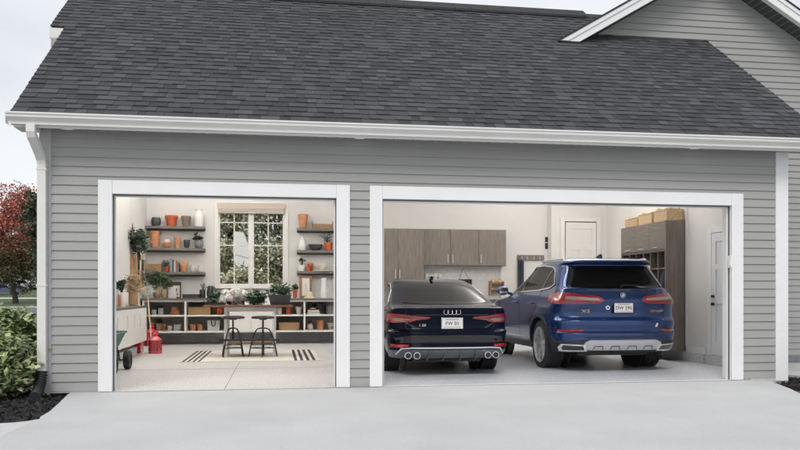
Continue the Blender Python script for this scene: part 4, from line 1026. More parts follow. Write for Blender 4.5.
# right shelves
pot('tall',298,308,214.3,Z4,SHY,'terral','terracotta_pot','tall terracotta pot on the top right shelf beside a crate','pot',gT)
cr = thing('wooden_crate',(at(322,226,SHY)[0],SHY,Z4),'shallow wooden crate on the top right shelf','crate')
a = at(312.5,222,SHY); c = at(332.5,222,SHY); h = a[2]-Z4
b = B(); 
for yy in (SHY-.1,SHY+.09): 
    for z0,z1 in ((.005,.055),(.065,.115)): b.box(a[0],c[0],yy,yy+.012,Z4+z0,Z4+z1,.002)
b.box(a[0],c[0],SHY-.088,SHY+.09,Z4+.003,Z4+.012); b.done('slat','plank',cr)
b = B()
for xx in (a[0]-.012,c[0]): b.box(xx,xx+.012,SHY-.1,SHY+.102,Z4+.002,Z4+h+.02,.002)
b.done('end_board','plank',cr)
jg = thing('jug',(at(302.5,245,SHY)[0],SHY,Z5),'white glazed jug with dark base on middle right shelf','jug')
pot('jug',298.5,306.3,237,Z5,SHY,'enamel','jug_body',None,None,parent=jg)
pot('bowl',299.6,305.6,245,Z5+.0,SHY-.0,'darkpot','dark_base',None,None,parent=jg)
b = B(); x_ = at(305,240,SHY)[0]; b.tube([(x_,SHY,Z5+.30),(x_+.07,SHY,Z5+.29),(x_+.075,SHY,Z5+.18),(x_+.02,SHY,Z5+.12)],.009,6); b.done('handle','enamel',jg)
pot('bowl',308.5,322.5,244.5,Z5,SHY,'darkpot','dark_bowl','wide charcoal bowl on the middle right shelf','bowl')
plant('pot',324,333,242.5,Z5,SHY,'terrar','grey-green sprig plant in red pot on middle right shelf',(320,335,233,244),G2,110,.06,.35,8)
plant('cyl',298.3,304.8,265.2,Z6,SHY,'enamel','tiny flat-topped black bonsai in white pot on lowest right shelf',(296,307,257.8,261.5),GD,130,.05,.5,9)
pot('pot',305.6,310.6,266.3,Z6,SHY-.04,'terrar','terracotta_pot','smaller front one of the two red pots on lowest right shelf','pot',gT)
pot('pot',307.3,313.3,263.3,Z6,SHY+.06,'terrar','terracotta_pot','taller rear one of the two red pots on lowest right shelf','pot',gT)
pot('cyl',315,331,270.2,Z6,SHY,'enamel','white_platter','flat white platter on the lowest right shelf','platter')
pot('bowl',317.8,328,264,Z6+.035,SHY,'creamc','cream_dish','cream footed dish standing on the white platter','dish')
# ---------------------------------------------------------------- on the countertop (z 1.10)
CT = 1.10; CYm = 19.35
ph = thing('photo_board',(at(174,290,19.7)[0],19.7,CT),'dark framed photo board leaning behind a white card','photo board')
a = at(167.5,281.8,19.7); c = at(181,296,19.7)
b = B(); b.box(a[0],c[0],19.70,19.72,CT,a[2],.004); b.done('frame',M('dark_walnut',(.05,.03,.02),.5),ph)
b = B(); b.box(a[0]+.13,c[0]-.03,19.693,19.70,CT+.03,a[2]-.09); b.done('picture','creamc',ph)
b = B()
for i in range(4): b.box(c[0]-.16+.02*i,c[0]-.13+.02*i,19.689,19.693,CT+.08+.05*(i%3),CT+.12+.06*(i%3))
b.done('print','darkpot',ph)
b = B(); a = at(168,287,19.45); c = at(176,296,19.45); b.box(a[0],c[0],19.45,19.462,CT+.001,a[2],.002); T(b.done('white_card','paper',loc=(a[0],19.45,CT)),'blank white card propped before the photo board','card')
b = B(); a = at(183,292.3,19.3); c = at(199,296,19.3); b.box(a[0],c[0],19.2,19.5,CT+.001,CT+.02,.004)
for q in ((a[0],a[0]+.015,19.2,19.5),(c[0]-.015,c[0],19.2,19.5),(a[0],c[0],19.2,19.215),(a[0],c[0],19.485,19.5)): b.box(q[0],q[1],q[2],q[3],CT+.02,CT+.10)
T(b.done('black_tray','galv',loc=((a[0]+c[0])/2,19.35,CT)),'shallow black metal tray on the counter left of the sink','tray')
plant('round',153,160.5,288.5,CT,19.2,'burlap','bushy green fern in left burlap-wrapped pot on the counter',(144,164,268,291),G1+[(.09,.13,.05)],620,.075,.26,12,group='burlap-wrapped ferns')
plant('round',161,167.5,289,CT,19.2,'burlap','bushy green fern in right burlap-wrapped pot on the counter',(155,173,270,291),G1+[(.09,.13,.05)],560,.075,.26,13,group='burlap-wrapped ferns')
plant('cyl',199.5,205.5,289.5,CT,19.3,'galv','sparse pale-stemmed plant in slim dark jar near the sink',(199,208,282,290),GO,30,.05,.3,14)
plant('round',206.5,213.5,288.5,CT,19.3,'galv','low green plant in round dark pot near the sink',(205,216,285.5,291),G1,120,.07,.4,15)
plant('pot',292.5,297.5,290,CT,19.3,'terrar','small round-leaved plant in red pot right of the sink',(290.5,299,284.8,291.5),G1,150,.07,.7,16)
fr = thing('framed_print',(at(305.5,285,19.7)[0],19.7,CT),'brown framed botanical print on counter under right shelves','picture')
a = at(299.5,275.5,19.72); c = at(312,296,19.72)
b = B()
for q in ((a[0],a[0]+.06,CT,a[2]),(c[0]-.06,c[0],CT,a[2]),(a[0]+.06,c[0]-.06,CT,CT+.06),(a[0]+.06,c[0]-.06,a[2]-.06,a[2])): b.box(q[0],q[1],19.70,19.735,q[2]+.001,q[3],.004)
b.done('frame','plank',fr)
b = B(); b.box(a[0]+.06,c[0]-.06,19.715,19.722,CT+.06,a[2]-.06); b.done('print_sheet','paper',fr)
b = B(); xm_ = (a[0]+c[0])/2; b.tube([(xm_,19.713,CT+.16),(xm_+.01,19.713,CT+.3),(xm_-.005,19.713,CT+.38)],.003,5)
for s_,z_ in ((1,.24),(-1,.29),(1,.33)): b.tube([(xm_,19.713,CT+z_),(xm_+s_*.03,19.713,CT+z_+.03)],.004,5)
b.done('sprig_drawing',M('sprig_grey',(.35,.33,.28),.8),fr)
pot('dome',303.5,315,291.3,CT,19.15,M('straw',(.62,.52,.38),.85,bump=.5,bs=90),'straw_hat','pale straw hat lying on the counter before the framed print','hat',n=30)
pw = thing('pitcher',(at(324,290,19.35)[0],19.35,CT),'tall white pitcher on the counter under right shelves','pitcher')
pot('ewer',320,328,278,CT,19.35,'enamel','pitcher_body',None,None,parent=pw)
b = B(); x_ = at(327,285,19.35)[0]; b.tube([(x_-.02,19.35,CT+.40),(x_+.06,19.35,CT+.38),(x_+.05,19.35,CT+.22),(x_+.01,19.35,CT+.16)],.010,6); b.done('handle','enamel',pw)
# ---------------------------------------------------------------- in the compartments
ZM, ZB = .708, .328; CYc = 19.35
def patterned(u0,u1,vt,Z,lb,kind='cyl'):
    x,r,h = size(u0,u1,vt,Z,CYc); t = thing('patterned_pot',(x,CYc,Z),lb,'pot','black and white patterned pots')
    b = B(); b.lathe([(a*r,c*h) for a,c in PR[kind]],(x,CYc,Z+.001),n=22); b.done('pot_body','enamel',t)
    b = B()
    for j in range(3):
        for i in range(5):
            a = math.pi*(1.15+.175*i+(.09 if j%2 else 0)); xx = x+r*1.004*math.cos(a); yy = CYc+r*1.004*math.sin(a); zz = Z+h*(.22+.26*j); s_ = h*.085
            t_ = Vector((-math.sin(a),math.cos(a),0)); b.face([Vector((xx,yy,zz))+t_*s_,Vector((xx,yy,zz+s_)),Vector((xx,yy,zz))-t_*s_,Vector((xx,yy,zz-s_))])
    b.done('pattern','black',t)
patterned(151.5,156.8,309.8,ZM,'left patterned pot in the upper left compartment')
patterned(158,163.5,308.3,ZM,'right patterned pot in the upper left compartment')
bl = B(); x,r,h = size(152.5,163,305.5,ZM,CYc+.22); bl.box(x-r,x+r,CYc+.2,CYc+.24,ZM+.001,ZM+h,.004); T(bl.done('slate_board','galv',loc=(x,CYc+.22,ZM)),'dark slate board behind the patterned pots','board')
pot('saucers',169.5,181.5,306.8,ZM,CYc,'terral','saucer_stack','pile of terracotta saucers with lid pot in upper compartment','saucers')
wbox(189,211,307.3,ZM,CYc,.4,'wicker','seagrass_basket','long seagrass basket in upper compartment left of the sink','basket')
pot('pot',215.5,224.5,307.8,ZM,CYc,'terrar','terracotta_pot','orange-red pot right of the long seagrass basket','pot',gT)
plant('round',156,162,323.5,ZB,CYc,'burlap','little plant in pale clay pot behind the red lantern',(155.5,163,317.5,324.5),GD,70,.07,.4,21)
pot('pot',160.5,166.8,323.8,ZB,CYc+.1,'terral','terracotta_pot','terracotta pot in lower left compartment beside patterned pot','pot',gT)
patterned(167,172.5,325.8,ZB,'small patterned pot in the lower left compartment')
patterned(173.5,181,324.6,ZB,'wide patterned pot in the lower left compartment')
pot('pot',189.3,196,324,ZB,CYc,'terral','terracotta_pot','left one of two terracotta pots beside the white tote','pot',gT)
pot('pot',196.6,203,324,ZB,CYc,'terral','terracotta_pot','right one of two terracotta pots beside the white tote','pot',gT)
tb = thing('tote_bag',(at(213.5,325,CYc)[0],CYc,ZB),'white canvas tote bag with black handles in lower compartment','bag')
x,r,h = size(207.5,220,320.3,ZB,CYc); b = B(); b.prism([(x-r*.92,ZB+.001),(x+r*.92,ZB+.001),(x+r,ZB+h),(x-r,ZB+h)],1,CYc-.07,CYc+.07); b.done('bag_body','paper',tb)
b = B()
for s_ in (-1,): b.tube([(x-r*.35,CYc-.078,ZB+h),(x-r*.30,CYc-.085,ZB+h*.62),(x-r*.12,CYc-.088,ZB+h*.42),(x+r*.12,CYc-.088,ZB+h*.42),(x+r*.30,CYc-.085,ZB+h*.62),(x+r*.35,CYc-.078,ZB+h)],.010,6)
b.done('strap','black',tb)
pot('cyl',276.3,282,308,ZM,CYc,'enamel','white_canister','white canister right of the sink cabinet','canister')
pot('pot',285.2,292,307,ZM,CYc,'terrar','terracotta_pot','orange-red pot between two white vessels right of the sink','pot',gT)
pot('pot',295.3,302,306.6,ZM,CYc,'enamel','white_pot','white rimmed pot right of the orange-red one','pot')
for i,(w,c,lb) in enumerate(((.155,(.55,.53,.48),'bottom book of the flat pile below the orange dish'),(.145,(.30,.38,.38),'middle book of the flat pile below the orange dish'),(.135,(.60,.57,.52),'top book of the flat pile below the orange dish'))):
    x = at(313.3,312,19.2)[0]; b = B(); b.box(x-w,x+w,19.05,19.35,ZM+.001+.036*i,ZM+.035+.036*i,.003); T(b.done('flat_book',M('book_cover',c,.6),loc=(x,19.2,ZM+.036*i)),lb,'book')
pot('bowl',309.3,316.5,307.6,ZM+.108,19.2,'terral','orange_dish','orange clay dish on top of the flat book pile','dish')
kt = thing('black_pot',(at(320,308,19.5)[0],19.5,ZM),'large black enamel stockpot in upper right compartment','pot')
pot('cyl',313.5,326,303.2,ZM,19.5,'galv','pot_body',None,None,parent=kt)
b = B(); x,r,h = size(313.5,326,303.2,ZM,19.5); b.lathe([(r*1.06,h-.02),(r*1.08,h-.01),(r*1.06,h)],(x,19.5,ZM),n=24)
for s_ in (-1,1): b.tube([(x+s_*r,19.46,ZM+h*.8),(x+s_*(r+.05),19.47,ZM+h*.82),(x+s_*(r+.05),19.53,ZM+h*.82),(x+s_*r,19.54,ZM+h*.8)],.008,6)
b.done('rim','galv',kt)
wb = thing('wire_basket',(at(332,309,CYc)[0],CYc,ZM),'small wire basket at the right end of the upper compartment','basket')
x,r,h = size(327.5,338,306,ZM,CYc)
b = B()
for j in range(5): z_ = ZM+.006+h*j/4.2; b.tube([(x-r,CYc-.12,z_),(x+r,CYc-.12,z_),(x+r,CYc+.12,z_),(x-r,CYc+.12,z_)],.004,5,close=True)
for i in range(7): xx = x-r+2*r*i/6; b.tube([(xx,CYc+.12,ZM+h),(xx,CYc+.12,ZM+.006),(xx,CYc-.12,ZM+.006),(xx,CYc-.12,ZM+h)],.003,4)
b.done('wire_grid','nickel',wb)
wbox(279,299,322.6,ZB,CYc,.4,'wicker','seagrass_basket','long seagrass basket in lower compartment right of the sink','basket')
plant('jar',307,313.2,323.5,ZB,CYc,'creamc','cream jar with reddish dried plant in lower right compartment',(307.5,312.5,320,324),[(.16,.06,.03),(.12,.10,.04)],40,.05,.5,24)
pot('cyl',316.7,324,320,ZB,CYc,'terral','terracotta_cylinder','straight-sided terracotta cylinder in lower right compartment','pot')
patterned(327.3,333.5,323,ZB,'patterned pot at the right end of the lower compartment','tall')
# ---------------------------------------------------------------- left wall cabinet
XF = -2.62
lc = thing('wall_cabinet',(-2.88,14.9,.25),'white wall-hung cabinet with dark wood top on the left garage wall','cabinet')
b = B(); b.box(-3.14,XF+.02,13.0,16.3,.27,.93,.003); b.done('carcass','cream',lc)
b = B(); b.box(-3.145,XF-.03+.06,12.95,16.33,.93,.975,.005); b.done('countertop','counter',lc)
ys_ = [13.0,13.82,14.65,15.47,16.3]
for a0,a1 in zip(ys_,ys_[1:]):
    b = B(); b.box(XF+.02,XF+.038,a0+.004,a1-.004,.275,.925,.003); d_ = b.done('cabinet_door','cream',lc)
for yy in [onx(u,315,XF+.04)[1] for u in (126.5,133.6,139.5)]+[13.3]:
    b = B(); b.tube([(XF+.038,yy,.60),(XF+.062,yy,.60),(XF+.062,yy,.82),(XF+.038,yy,.82)],.010,6); b.done('handle','nickel',lc)
b = B(); b.box(-3.148,-2.75,13.2,16.2,0.004,.16); b.done('plinth','curb',lc)
LT = .975
pl = plant('cyl',117.5,126,292.5,LT,14.55,'enamel','glossy-leaved plant in white and clay pot on left cabinet top',(116,126.5,279.5,292),GD,130,.11,.45,31)
pot('cyl',118,121.5,295,LT,14.2,'terral','clay_tumbler','small clay tumbler before the white pot on left cabinet top','pot')
# dried grass in a basket, at the far end of the counter
dg = thing('dried_grass',(at(133,290,15.9)[0],15.9,LT),'dried wheat-coloured grasses in tall basket on the left cabinet','plant')
x,r,h = size(128.5,138,289,LT,15.9)
b = B(); b.lathe([(0,0),(.8*r,0),(r,.1*h),(1.02*r,.5*h),(.92*r,h),(.8*r,h),(0,.8*h)],(x,15.9,LT+.001),n=22); b.done('basket','wicker',dg)
rg = np.random.default_rng(5); P = np.stack([x+rg.normal(size=900)*.065,15.9+rg.normal(size=900)*.07,LT+h+rg.uniform(-.06,.27,900)],1)
leaves('grass_heads',P,rg.uniform(.06,.14,900),rg.uniform(.7,1.2,(900,1))*np.array([[.42,.30,.17]]),parent=dg,asp=.12,seed=5)
# pegboard with garden tools on the far left wall
pg = thing('pegboard',(-3.14,18.3,1.3),'wooden peg rail with hanging garden hand tools on the left wall','tool rack')
b = B(); 
for i,(ya,yb) in enumerate(((17.45,17.75),(17.85,18.15),(18.3,18.6),(18.75,19.3))): b.box(-3.149,-3.13,ya,yb,1.25,2.12,.003)
b.done('board','blond',pg)
tl = [(17.6,'terral'),(18.0,'blond'),(18.42,'black'),(18.62,'nickel'),(18.95,'black'),(19.15,'plank')]
for yy,m_ in tl:
    b = B(); b.tube([(-3.09,yy,2.0),(-3.09,yy,1.75)],[.018,.022],8); b.tube([(-3.09,yy,1.75),(-3.09,yy,1.68)],.008,6)
    b.prism([(yy-.05,1.69),(yy+.05,1.69),(yy+.045,1.52),(yy,1.42),(yy-.045,1.52)],0,-3.10,-3.088)
    b.tube([(-3.13,yy,2.0),(-3.08,yy,2.0)],.006,5); b.done('hand_tool',m_,pg)
wr = thing('hanging_plant',(-3.08,18.2,2.3),'trailing dark green plant in strapped wall basket on left wall','plant')
p0 = onx(136.5,243,-3.02)
b = B(); b.lathe([(0,-.16),(.14,-.15),(.2,0),(.2,.02),(0,.01)],(-3.0,p0[1],p0[2]-.03),n=20,sx=.7); b.done('basket','darkpot',wr)
b = B(); b.tube([(-3.1,p0[1]-.15,p0[2]),(-3.1,p0[1]-.03,p0[2]+.42),(-3.1,p0[1]+.15,p0[2])],.008,5); b.tube([(-3.0,p0[1]+.05,p0[2]-.18),(-2.98,p0[1]+.0,p0[2]-.38),(-2.98,p0[1]+.2,p0[2]-.36),(-3.0,p0[1]+.22,p0[2]-.15)],.018,6); b.done('strap','black',wr)
P, cc = clumps((-3.0,p0[1],p0[2]+.03),(.16,.55,.24),34,14,.07,GD+[(.05,.07,.04)],.4,33,shell=.3); leaves('foliage',P,.13,cc,parent=wr,asp=.4,seed=33)
# cotton-tipped broom, lanterns, bin
mp = thing('string_mop',(-2.5,17.3,0),'wooden-handled string mop standing upside down by the left cabinet','mop')
p0 = at(150.3,326,17.2); p1 = at(147.2,292,17.5)
b = B(); b.tube([(p0[0]+.02,17.2,.01),p0,p1],.016,8); b.done('handle','blond',mp)
P = np.array(p1)+np.random.default_rng(3).normal(size=(420,3))*np.array([.055,.05,.045]); P[:,2] += .02
leaves('mop_head',P,.055,np.random.default_rng(4).uniform(.5,.8,(420,1))*np.array([[1,.97,.9]]),parent=mp,asp=.25,seed=3,bend=.6)
def lantern(u0,u1,vt,vb,lb):
    p = ground((u0+u1)/2,vb-2.2,.004); Y = p[1]; x,r,h = size(u0,u1,vt,.004,Y); t = thing('lantern',(x,Y,.004),lb,'lantern','red lanterns on the floor')
    z = .004; R8 = 6
    def ring(r_,zz,o=0): return [(x+r_*math.cos(2*math.pi*k/R8+.25),Y+r_*math.sin(2*math.pi*k/R8+.25),zz) for k in range(R8)]
    b = B(); b.lathe([(0,z),(r,z),(r,z+h*.05),(r*.9,z+h*.08),(0,z+h*.08)],(x,Y,0),n=R8); b.lathe([(0,z+h*.56),(r*.95,z+h*.56),(r,z+h*.60),(r*.55,z+h*.74),(r*.30,z+h*.78),(r*.30,z+h*.84),(r*.36,z+h*.85),(r*.2,z+h*.92),(0,z+h*.94)],(x,Y,0),n=R8)
    for k in range(R8):
        a = 2*math.pi*k/R8; b.tube([(x+r*.9*math.cos(a),Y+r*.9*math.sin(a),z+h*.06),(x+r*.9*math.cos(a),Y+r*.9*math.sin(a),z+h*.58)],.012,6)
        a2 = a+2*math.pi/R8; A1 = Vector((x+r*.88*math.cos(a),Y+r*.88*math.sin(a),0)); A2 = Vector((x+r*.88*math.cos(a2),Y+r*.88*math.sin(a2),0))
        b.tube([A1+Vector((0,0,z+h*.1)),A2+Vector((0,0,z+h*.55))],.005,5); b.tube([A2+Vector((0,0,z+h*.1)),A1+Vector((0,0,z+h*.55))],.005,5)
    b.done('lantern_frame','redl',t)
    b = B(); b.lathe([(r*.80,z+h*.08),(r*.80,z+h*.56)],(x,Y,0),n=R8); b.done('glass_pane','lglass',t)
    b = B(); b.tube([(x+math.cos(a*.35)*h*.08,Y,z+h*.93+math.sin(a*.35)*h*.08) for a in range(18)],.007,5,close=True); b.done('ring_handle','redl',t)
    b = B(); b.lathe([(0,z+h*.08),(r*.25,z+h*.08),(r*.25,z+h*.35),(0,z+h*.36)],(x,Y,0),n=12); b.done('candle','creamc',t)
lantern(148.2,162.2,331,355.5,'front one of the two red metal lanterns, nearer the rug')
lantern(144.5,158.5,323.5,348,'rear one of the two red metal lanterns, by the mop')
b = B(); b.box(-2.92,-2.72,16.45,16.8,.004,.30,.01); b.box(-2.93,-2.71,16.44,16.81,.30,.33,.006); T(b.done('red_box','redl',loc=(-2.8,16.7,0)),'plain red box behind the lanterns at the cabinet end','box')
# green garden cart
gc = thing('garden_cart',(-2.45,12.9,0),'garden cart with green plastic tray and black wheels','cart')
b = B(); x0,x1,y0,y1,z0,z1 = -2.68,-2.45,12.05,13.1,.38,.60
for s_ in (0,1):
    pass
b.bm.faces.ensure_lookup_table()
o8 = [(x0,y0,z1),(x1+.06,y0,z1),(x1+.06,y1,z1),(x0,y1,z1)]; i8 = [(x0+.05,y0+.12,z0),(x1-.03,y0+.12,z0),(x1-.03,y1-.12,z0),(x0+.05,y1-.12,z0)]
V = [b.bm.verts.new(p) for p in o8+i8+[(a_*1.0,c_,z+.012) for a_,c_,z in i8]+[(a_+(.02 if i in (0,3) else -.02),c_+(.02 if i < 2 else -.02),z) for i,(a_,c_,z) in enumerate(o8)]]
for k in range(4):
    n_ = (k+1)%4
    b.bm.faces.new((V[k],V[n_],V[4+n_],V[4+k])); b.bm.faces.new((V[12+k],V[12+n_],V[8+n_],V[8+k])); b.bm.faces.new((V[k],V[n_],V[12+n_],V[12+k]))
b.bm.faces.new(V[4:8]); b.bm.faces.new(V[8:12])
b.tube([o8[0],o8[1],o8[2],o8[3]],.016,6,close=True); b.done('tray','green',gc)
b = B(); b.tube([(-2.56,12.05,.48),(-2.56,12.3,.34),(-2.5,13.0,.30),(-2.5,13.1,.16)],.018,6); b.tube([(-2.50,12.1,.44),(-2.46,12.4,.34),(-2.46,12.98,.15)],.016,6); b.tube([(-2.62,13.05,.15),(-2.36,13.05,.15)],.012,6); b.box(-2.64,-2.47,12.15,12.9,.31,.38,.02); b.done('chassis','plastic',gc)
for (xx,yy,r_) in ((-2.36,13.05,.15),(-2.64,13.0,.15),(-2.43,12.30,.14),(-2.64,12.25,.14)):
    b = B(); b.lathe([(.0,-.03),(r_*.5,-.03),(r_*.55,-.045),(r_*.9,-.05),(r_,-.03),(r_,.03),(r_*.9,.05),(r_*.55,.045),(r_*.5,.03),(0,.03)],(xx,yy,r_+.004),n=26,ax=0)
    b.done('wheel','rubber',gc)
# ---------------------------------------------------------------- rug, island, stools
rg_ = thing('striped_rug',(-.5,15.5,.003),'cream flat-weave rug with black stripe bands at both ends','rug')
b = B(); b.box(-1.70,.78,14.15,16.85,.0035,.012,.003); b.done('weave','rug',rg_)
b = B()
for xs_ in (-1.65,-1.56,-1.47,-1.38): b.box(xs_,xs_+.04,14.16,16.84,.0122,.0145)
for xs_ in (.31,.42,.53,.64): b.box(xs_,xs_+.055,14.16,16.84,.0122,.0145)
b.done('stripe','rugb',rg_)
isl = thing('work_island',(-.5,15.4,.012),'white work table with reddish wood top standing on the rug','table')
b = B(); b.box(-1.37,.30,15.05,15.95,.955,.99,.005); b.done('tabletop','butcher',isl)
for (x,y) in ((-.985,15.12),(-.075,15.12),(-.985,15.86),(-.075,15.86)):
    b = B(); b.box(x,x+.055,y,y+.055,.013,.955,.004); b.done('leg','cream',isl)
b = B()
b.box(-.93,-.075,15.13,15.16,.87,.955,.003); b.box(-.93,-.075,15.88,15.91,.87,.955,.003); b.done('apron','cream',isl)
b = B()
for i in range(4): b.box(-.93,-.075,15.12+i*.2,15.30+i*.2,.25,.285,.004)
b.done('low_shelf','plank',isl)
b = B(); b.tube([(-1.07,15.04,.335),(.05,15.04,.335)],.017,10)
for x in (-.958,-.048): b.tube([(x,15.04,.335),(x,15.12,.335)],.012,8)
b.done('foot_rail','black',isl)
def stool(u, v, rz, lb):
    p = ground(u,v,.012); t = thing('bar_stool',(0,0,0),lb,'stool','black adjustable bar stools at the island')
    b = B(); b.lathe([(0,.775),(.13,.775),(.21,.765),(.22,.745),(.21,.725),(.10,.718),(0,.718)],n=30); b.done('seat','black',t)
    b = B(); b.tube([(0,0,.33),(0,0,.72)],.016,12); b.tube([(0,0,.30),(0,0,.48)],.024,12)
    for k in range(14): b.tube([(0,0,.49+k*.016),(0,0,.497+k*.016)],.0185,10)
    b.lathe([(0,.70),(.07,.70),(.07,.718),(0,.718)],n=16); b.done('screw_post','black',t)
    for k in range(2):
        a = k*math.pi/2+.785; c, s_ = math.cos(a), math.sin(a)
        pts = [(-.265,.0),(-.245,.12),(-.195,.33),(-.155,.45),(-.11,.515),(-.05,.535),(.05,.535),(.11,.515),(.155,.45),(.195,.33),(.245,.12),(.265,0)]
        b = B(); b.tube([(q*c,q*s_,z+.008) for q,z in pts],.0125,8); b.done('leg_hoop','black',t)
    b = B(); 
    for k in range(4):
        a0 = k*math.pi/2+.785; a1 = a0+math.pi/2
        b.tube([(.232*math.cos(a0),.232*math.sin(a0),.17),(.232*math.cos(a1),.232*math.sin(a1),.17)],.008,6)
    for k in range(2):
        a0 = k*math.pi/2+.785; b.tube([(.218*math.cos(a0),.218*math.sin(a0),.23),(-.218*math.cos(a0),-.218*math.sin(a0),.23)],.008,6)
    b.done('brace','black',t)
    t.location = (p[0],p[1],.0125); t.rotation_euler[2] = rz
    return t
s1 = stool(233,356.8,.10,'left black metal bar stool in front of the island')
s2 = cp(s1); q_ = ground(263,356.8,.012); s2.location = (q_[0],q_[1],.0125); s2.rotation_euler[2] = .75; s2['label'] = 'right black metal bar stool in front of the island'
# things on the island
IT = .991
def blooms(name, u0,u1,v0,v1,Y,label,n,seed):
    a = at(u0,v0,Y); c = at(u1,v1,Y); t = thing(name,((a[0]+c[0])/2,Y,IT),label,'flowers')
    b = B(); rr_ = random.Random(seed); rg = np.random.default_rng(seed); Ps=[]; 
    for i in range(n):
        cx_ = a[0]+(c[0]-a[0])*(i+.5)/n+rr_.uniform(-.02,.02); cz = IT+.06+rr_.uniform(.0,1)*(a[2]-IT-.12); cy = Y+rr_.uniform(-.12,.12)
        d = rg.normal(size=(190,3)); d /= np.linalg.norm(d,axis=1)[:,None]; Ps.append(np.array([cx_,cy,cz])+d*rr_.uniform(.085,.105)*np.array([1,1,.85]))
    P = np.concatenate(Ps); leaves('petals',P,.045,rg.uniform(.72,.88,(len(P),1))*np.array([[1,.98,.92]]),parent=t,asp=.9,seed=seed)
    b = B()
    for q_ in Ps: c_ = q_.mean(0); b.lathe([(0,-.085),(.06,-.07),(.094,-.025),(.094,.025),(.06,.07),(0,.085)],tuple(c_),n=14)
    b.done('bloom','paper',t); b = B()
    P2 = np.stack([rg.uniform(a[0],c[0],60),Y+rg.uniform(-.1,.2,60),IT+.01+rg.uniform(0,.06,60)],1); leaves('foliage',P2,.08,rg.uniform(.7,1.2,(60,1))*np.array([[.05,.09,.04]]),parent=t,asp=.5,seed=seed+1); b.bm.free()
    return t
blooms('hydrangea_bunch',221,244,287,303,15.45,'white hydrangea bunch lying on the island top',8,41)
trg = thing('planter_trough',(at(279,298,15.4)[0],15.4,IT),'dark zinc trough planted with leafy greens on the island','planter')
a = at(269,292,15.25); c = at(290.5,304,15.25)
b = B(); h = .20
o4 = [(a[0]-.02,15.2),(c[0]+.02,15.2),(c[0]+.02,15.55),(a[0]-.02,15.55)]; i4 = [(a[0]+.03,15.24),(c[0]-.03,15.24),(c[0]-.03,15.51),(a[0]+.03,15.51)]
V = [b.bm.verts.new((*p,IT+h)) for p in o4]+[b.bm.verts.new((*p,IT+.002)) for p in i4]; V += [b.bm.verts.new((p[0]*.96+.04*(a[0]+c[0])/2,p[1]*.96+.04*15.375,IT+h)) for p in o4]+[b.bm.verts.new((*p,IT+h-.03)) for p in i4]
for k in range(4):
    n_ = (k+1)%4; b.bm.faces.new((V[k],V[n_],V[4+n_],V[4+k])); b.bm.faces.new((V[k],V[n_],V[8+n_],V[8+k])); b.bm.faces.new((V[8+k],V[8+n_],V[12+n_],V[12+k]))
b.bm.faces.new(V[4:8]); b.bm.faces.new(V[12:16]); b.done('trough','galv',trg)
P, cc = clumps(((a[0]+c[0])/2+.03,15.38,IT+.30),(.22,.13,.12),34,16,.045,G1+[(.10,.15,.08)],.4,51,shell=.3); leaves('foliage',P,.075,cc,parent=trg,asp=.5,seed=51)
t_ = thing('herb_bundle',(at(257,298,15.4)[0],15.4,IT),'heap of cut dark green leaves lying beside the zinc trough','greens')
P, cc = clumps((at(257,296,15.4)[0],15.4,IT+.13),(.20,.16,.12),34,18,.05,G1,.45,52,shell=.2); leaves('foliage',P,.085,cc,parent=t_,asp=.5,seed=52)
b = B(); 
for i in range(10): b.tube([(t_.location.x-.15+.03*i,15.3,IT+.01),(t_.location.x-.12+.03*i,15.5,IT+.1)],.005,5)
b.done('stem','bark',t_)
t_ = thing('tray_of_greens',(at(214,300,15.4)[0],15.4,IT),'black tray of dark leaves at the left end of the island','tray')
a = at(205,298,15.3); c = at(225,298,15.3); b = B(); b.box(a[0],c[0],15.2,15.6,IT+.001,IT+.018,.004); b.box(a[0],c[0],15.2,15.212,IT+.018,IT+.05); b.box(a[0],c[0],15.588,15.6,IT+.018,IT+.05); b.done('tray','black',t_)
P, cc = clumps((at(216,292,15.4)[0],15.4,IT+.14),(.16,.13,.11),22,14,.045,G1,.4,53,shell=.2); leaves('foliage',P,.085,cc,parent=t_,asp=.45,seed=53)
# ================================================================ parking bay wall
UY = 19.53
def slabdoor(b, x0, x1, y, z0, z1): b.box(x0+.006,x1-.006,y,y+.02,z0,z1,.002)
tc_ = thing('tall_cabinet',(3.1,19.6,0),'full-height taupe wood cabinet behind the black car','cabinet')
b = B(); b.box(1.97,3.665,19.38,19.899,.10,2.845); b.done('carcass','walnut',tc_)
for x0,x1,hx in ((1.97,2.40,2.36),(2.40,2.985,2.93),(2.985,3.665,3.04)):
    b = B(); slabdoor(b,x0,x1,19.358,.11,2.84); d_ = b.done('cabinet_door','walnut',tc_)
    b = B(); b.tube([(hx,19.357,1.60),(hx,19.335,1.60),(hx,19.335,1.82),(hx,19.357,1.82)],.011,6); b.done('handle','nickel',d_)
uc = thing('upper_cabinet',(4.8,19.7,1.93),'wall-hung taupe wood cabinet above the tiled splashback','cabinet')
b = B(); b.box(3.67,5.855,UY+.021,19.899,1.93,2.86); b.done('carcass','walnut',uc)
for x0,x1,hx in ((3.67,4.375,4.31),(4.375,5.115,4.44),(5.115,5.855,5.18)):
    b = B(); slabdoor(b,x0,x1,UY,1.935,2.857); d_ = b.done('cabinet_door','walnut',uc)
    b = B(); b.tube([(hx,UY-.001,2.0),(hx,UY-.024,2.0),(hx,UY-.024,2.21),(hx,UY-.001,2.21)],.011,6); b.done('handle','nickel',d_)
tw = thing('tiled_splashback',(4.8,19.89,1.1),'white brick-laid tile splashback under the wall-hung cabinet','tiles')
b = B(); b.box(3.67,5.86,19.893,19.899,1.06,1.93); b.done('grout','grout',tw)
b = B(); z = 1.065; k = 0
while z < 1.92:
    x = 3.67-(.1 if k%2 else 0)
    while x < 5.86: b.box(max(x,3.67)+.003,min(x+.2,5.86)-.003,19.884,19.893,z,min(z+.097,1.928),.002,1); x += .2
    z += .1; k += 1
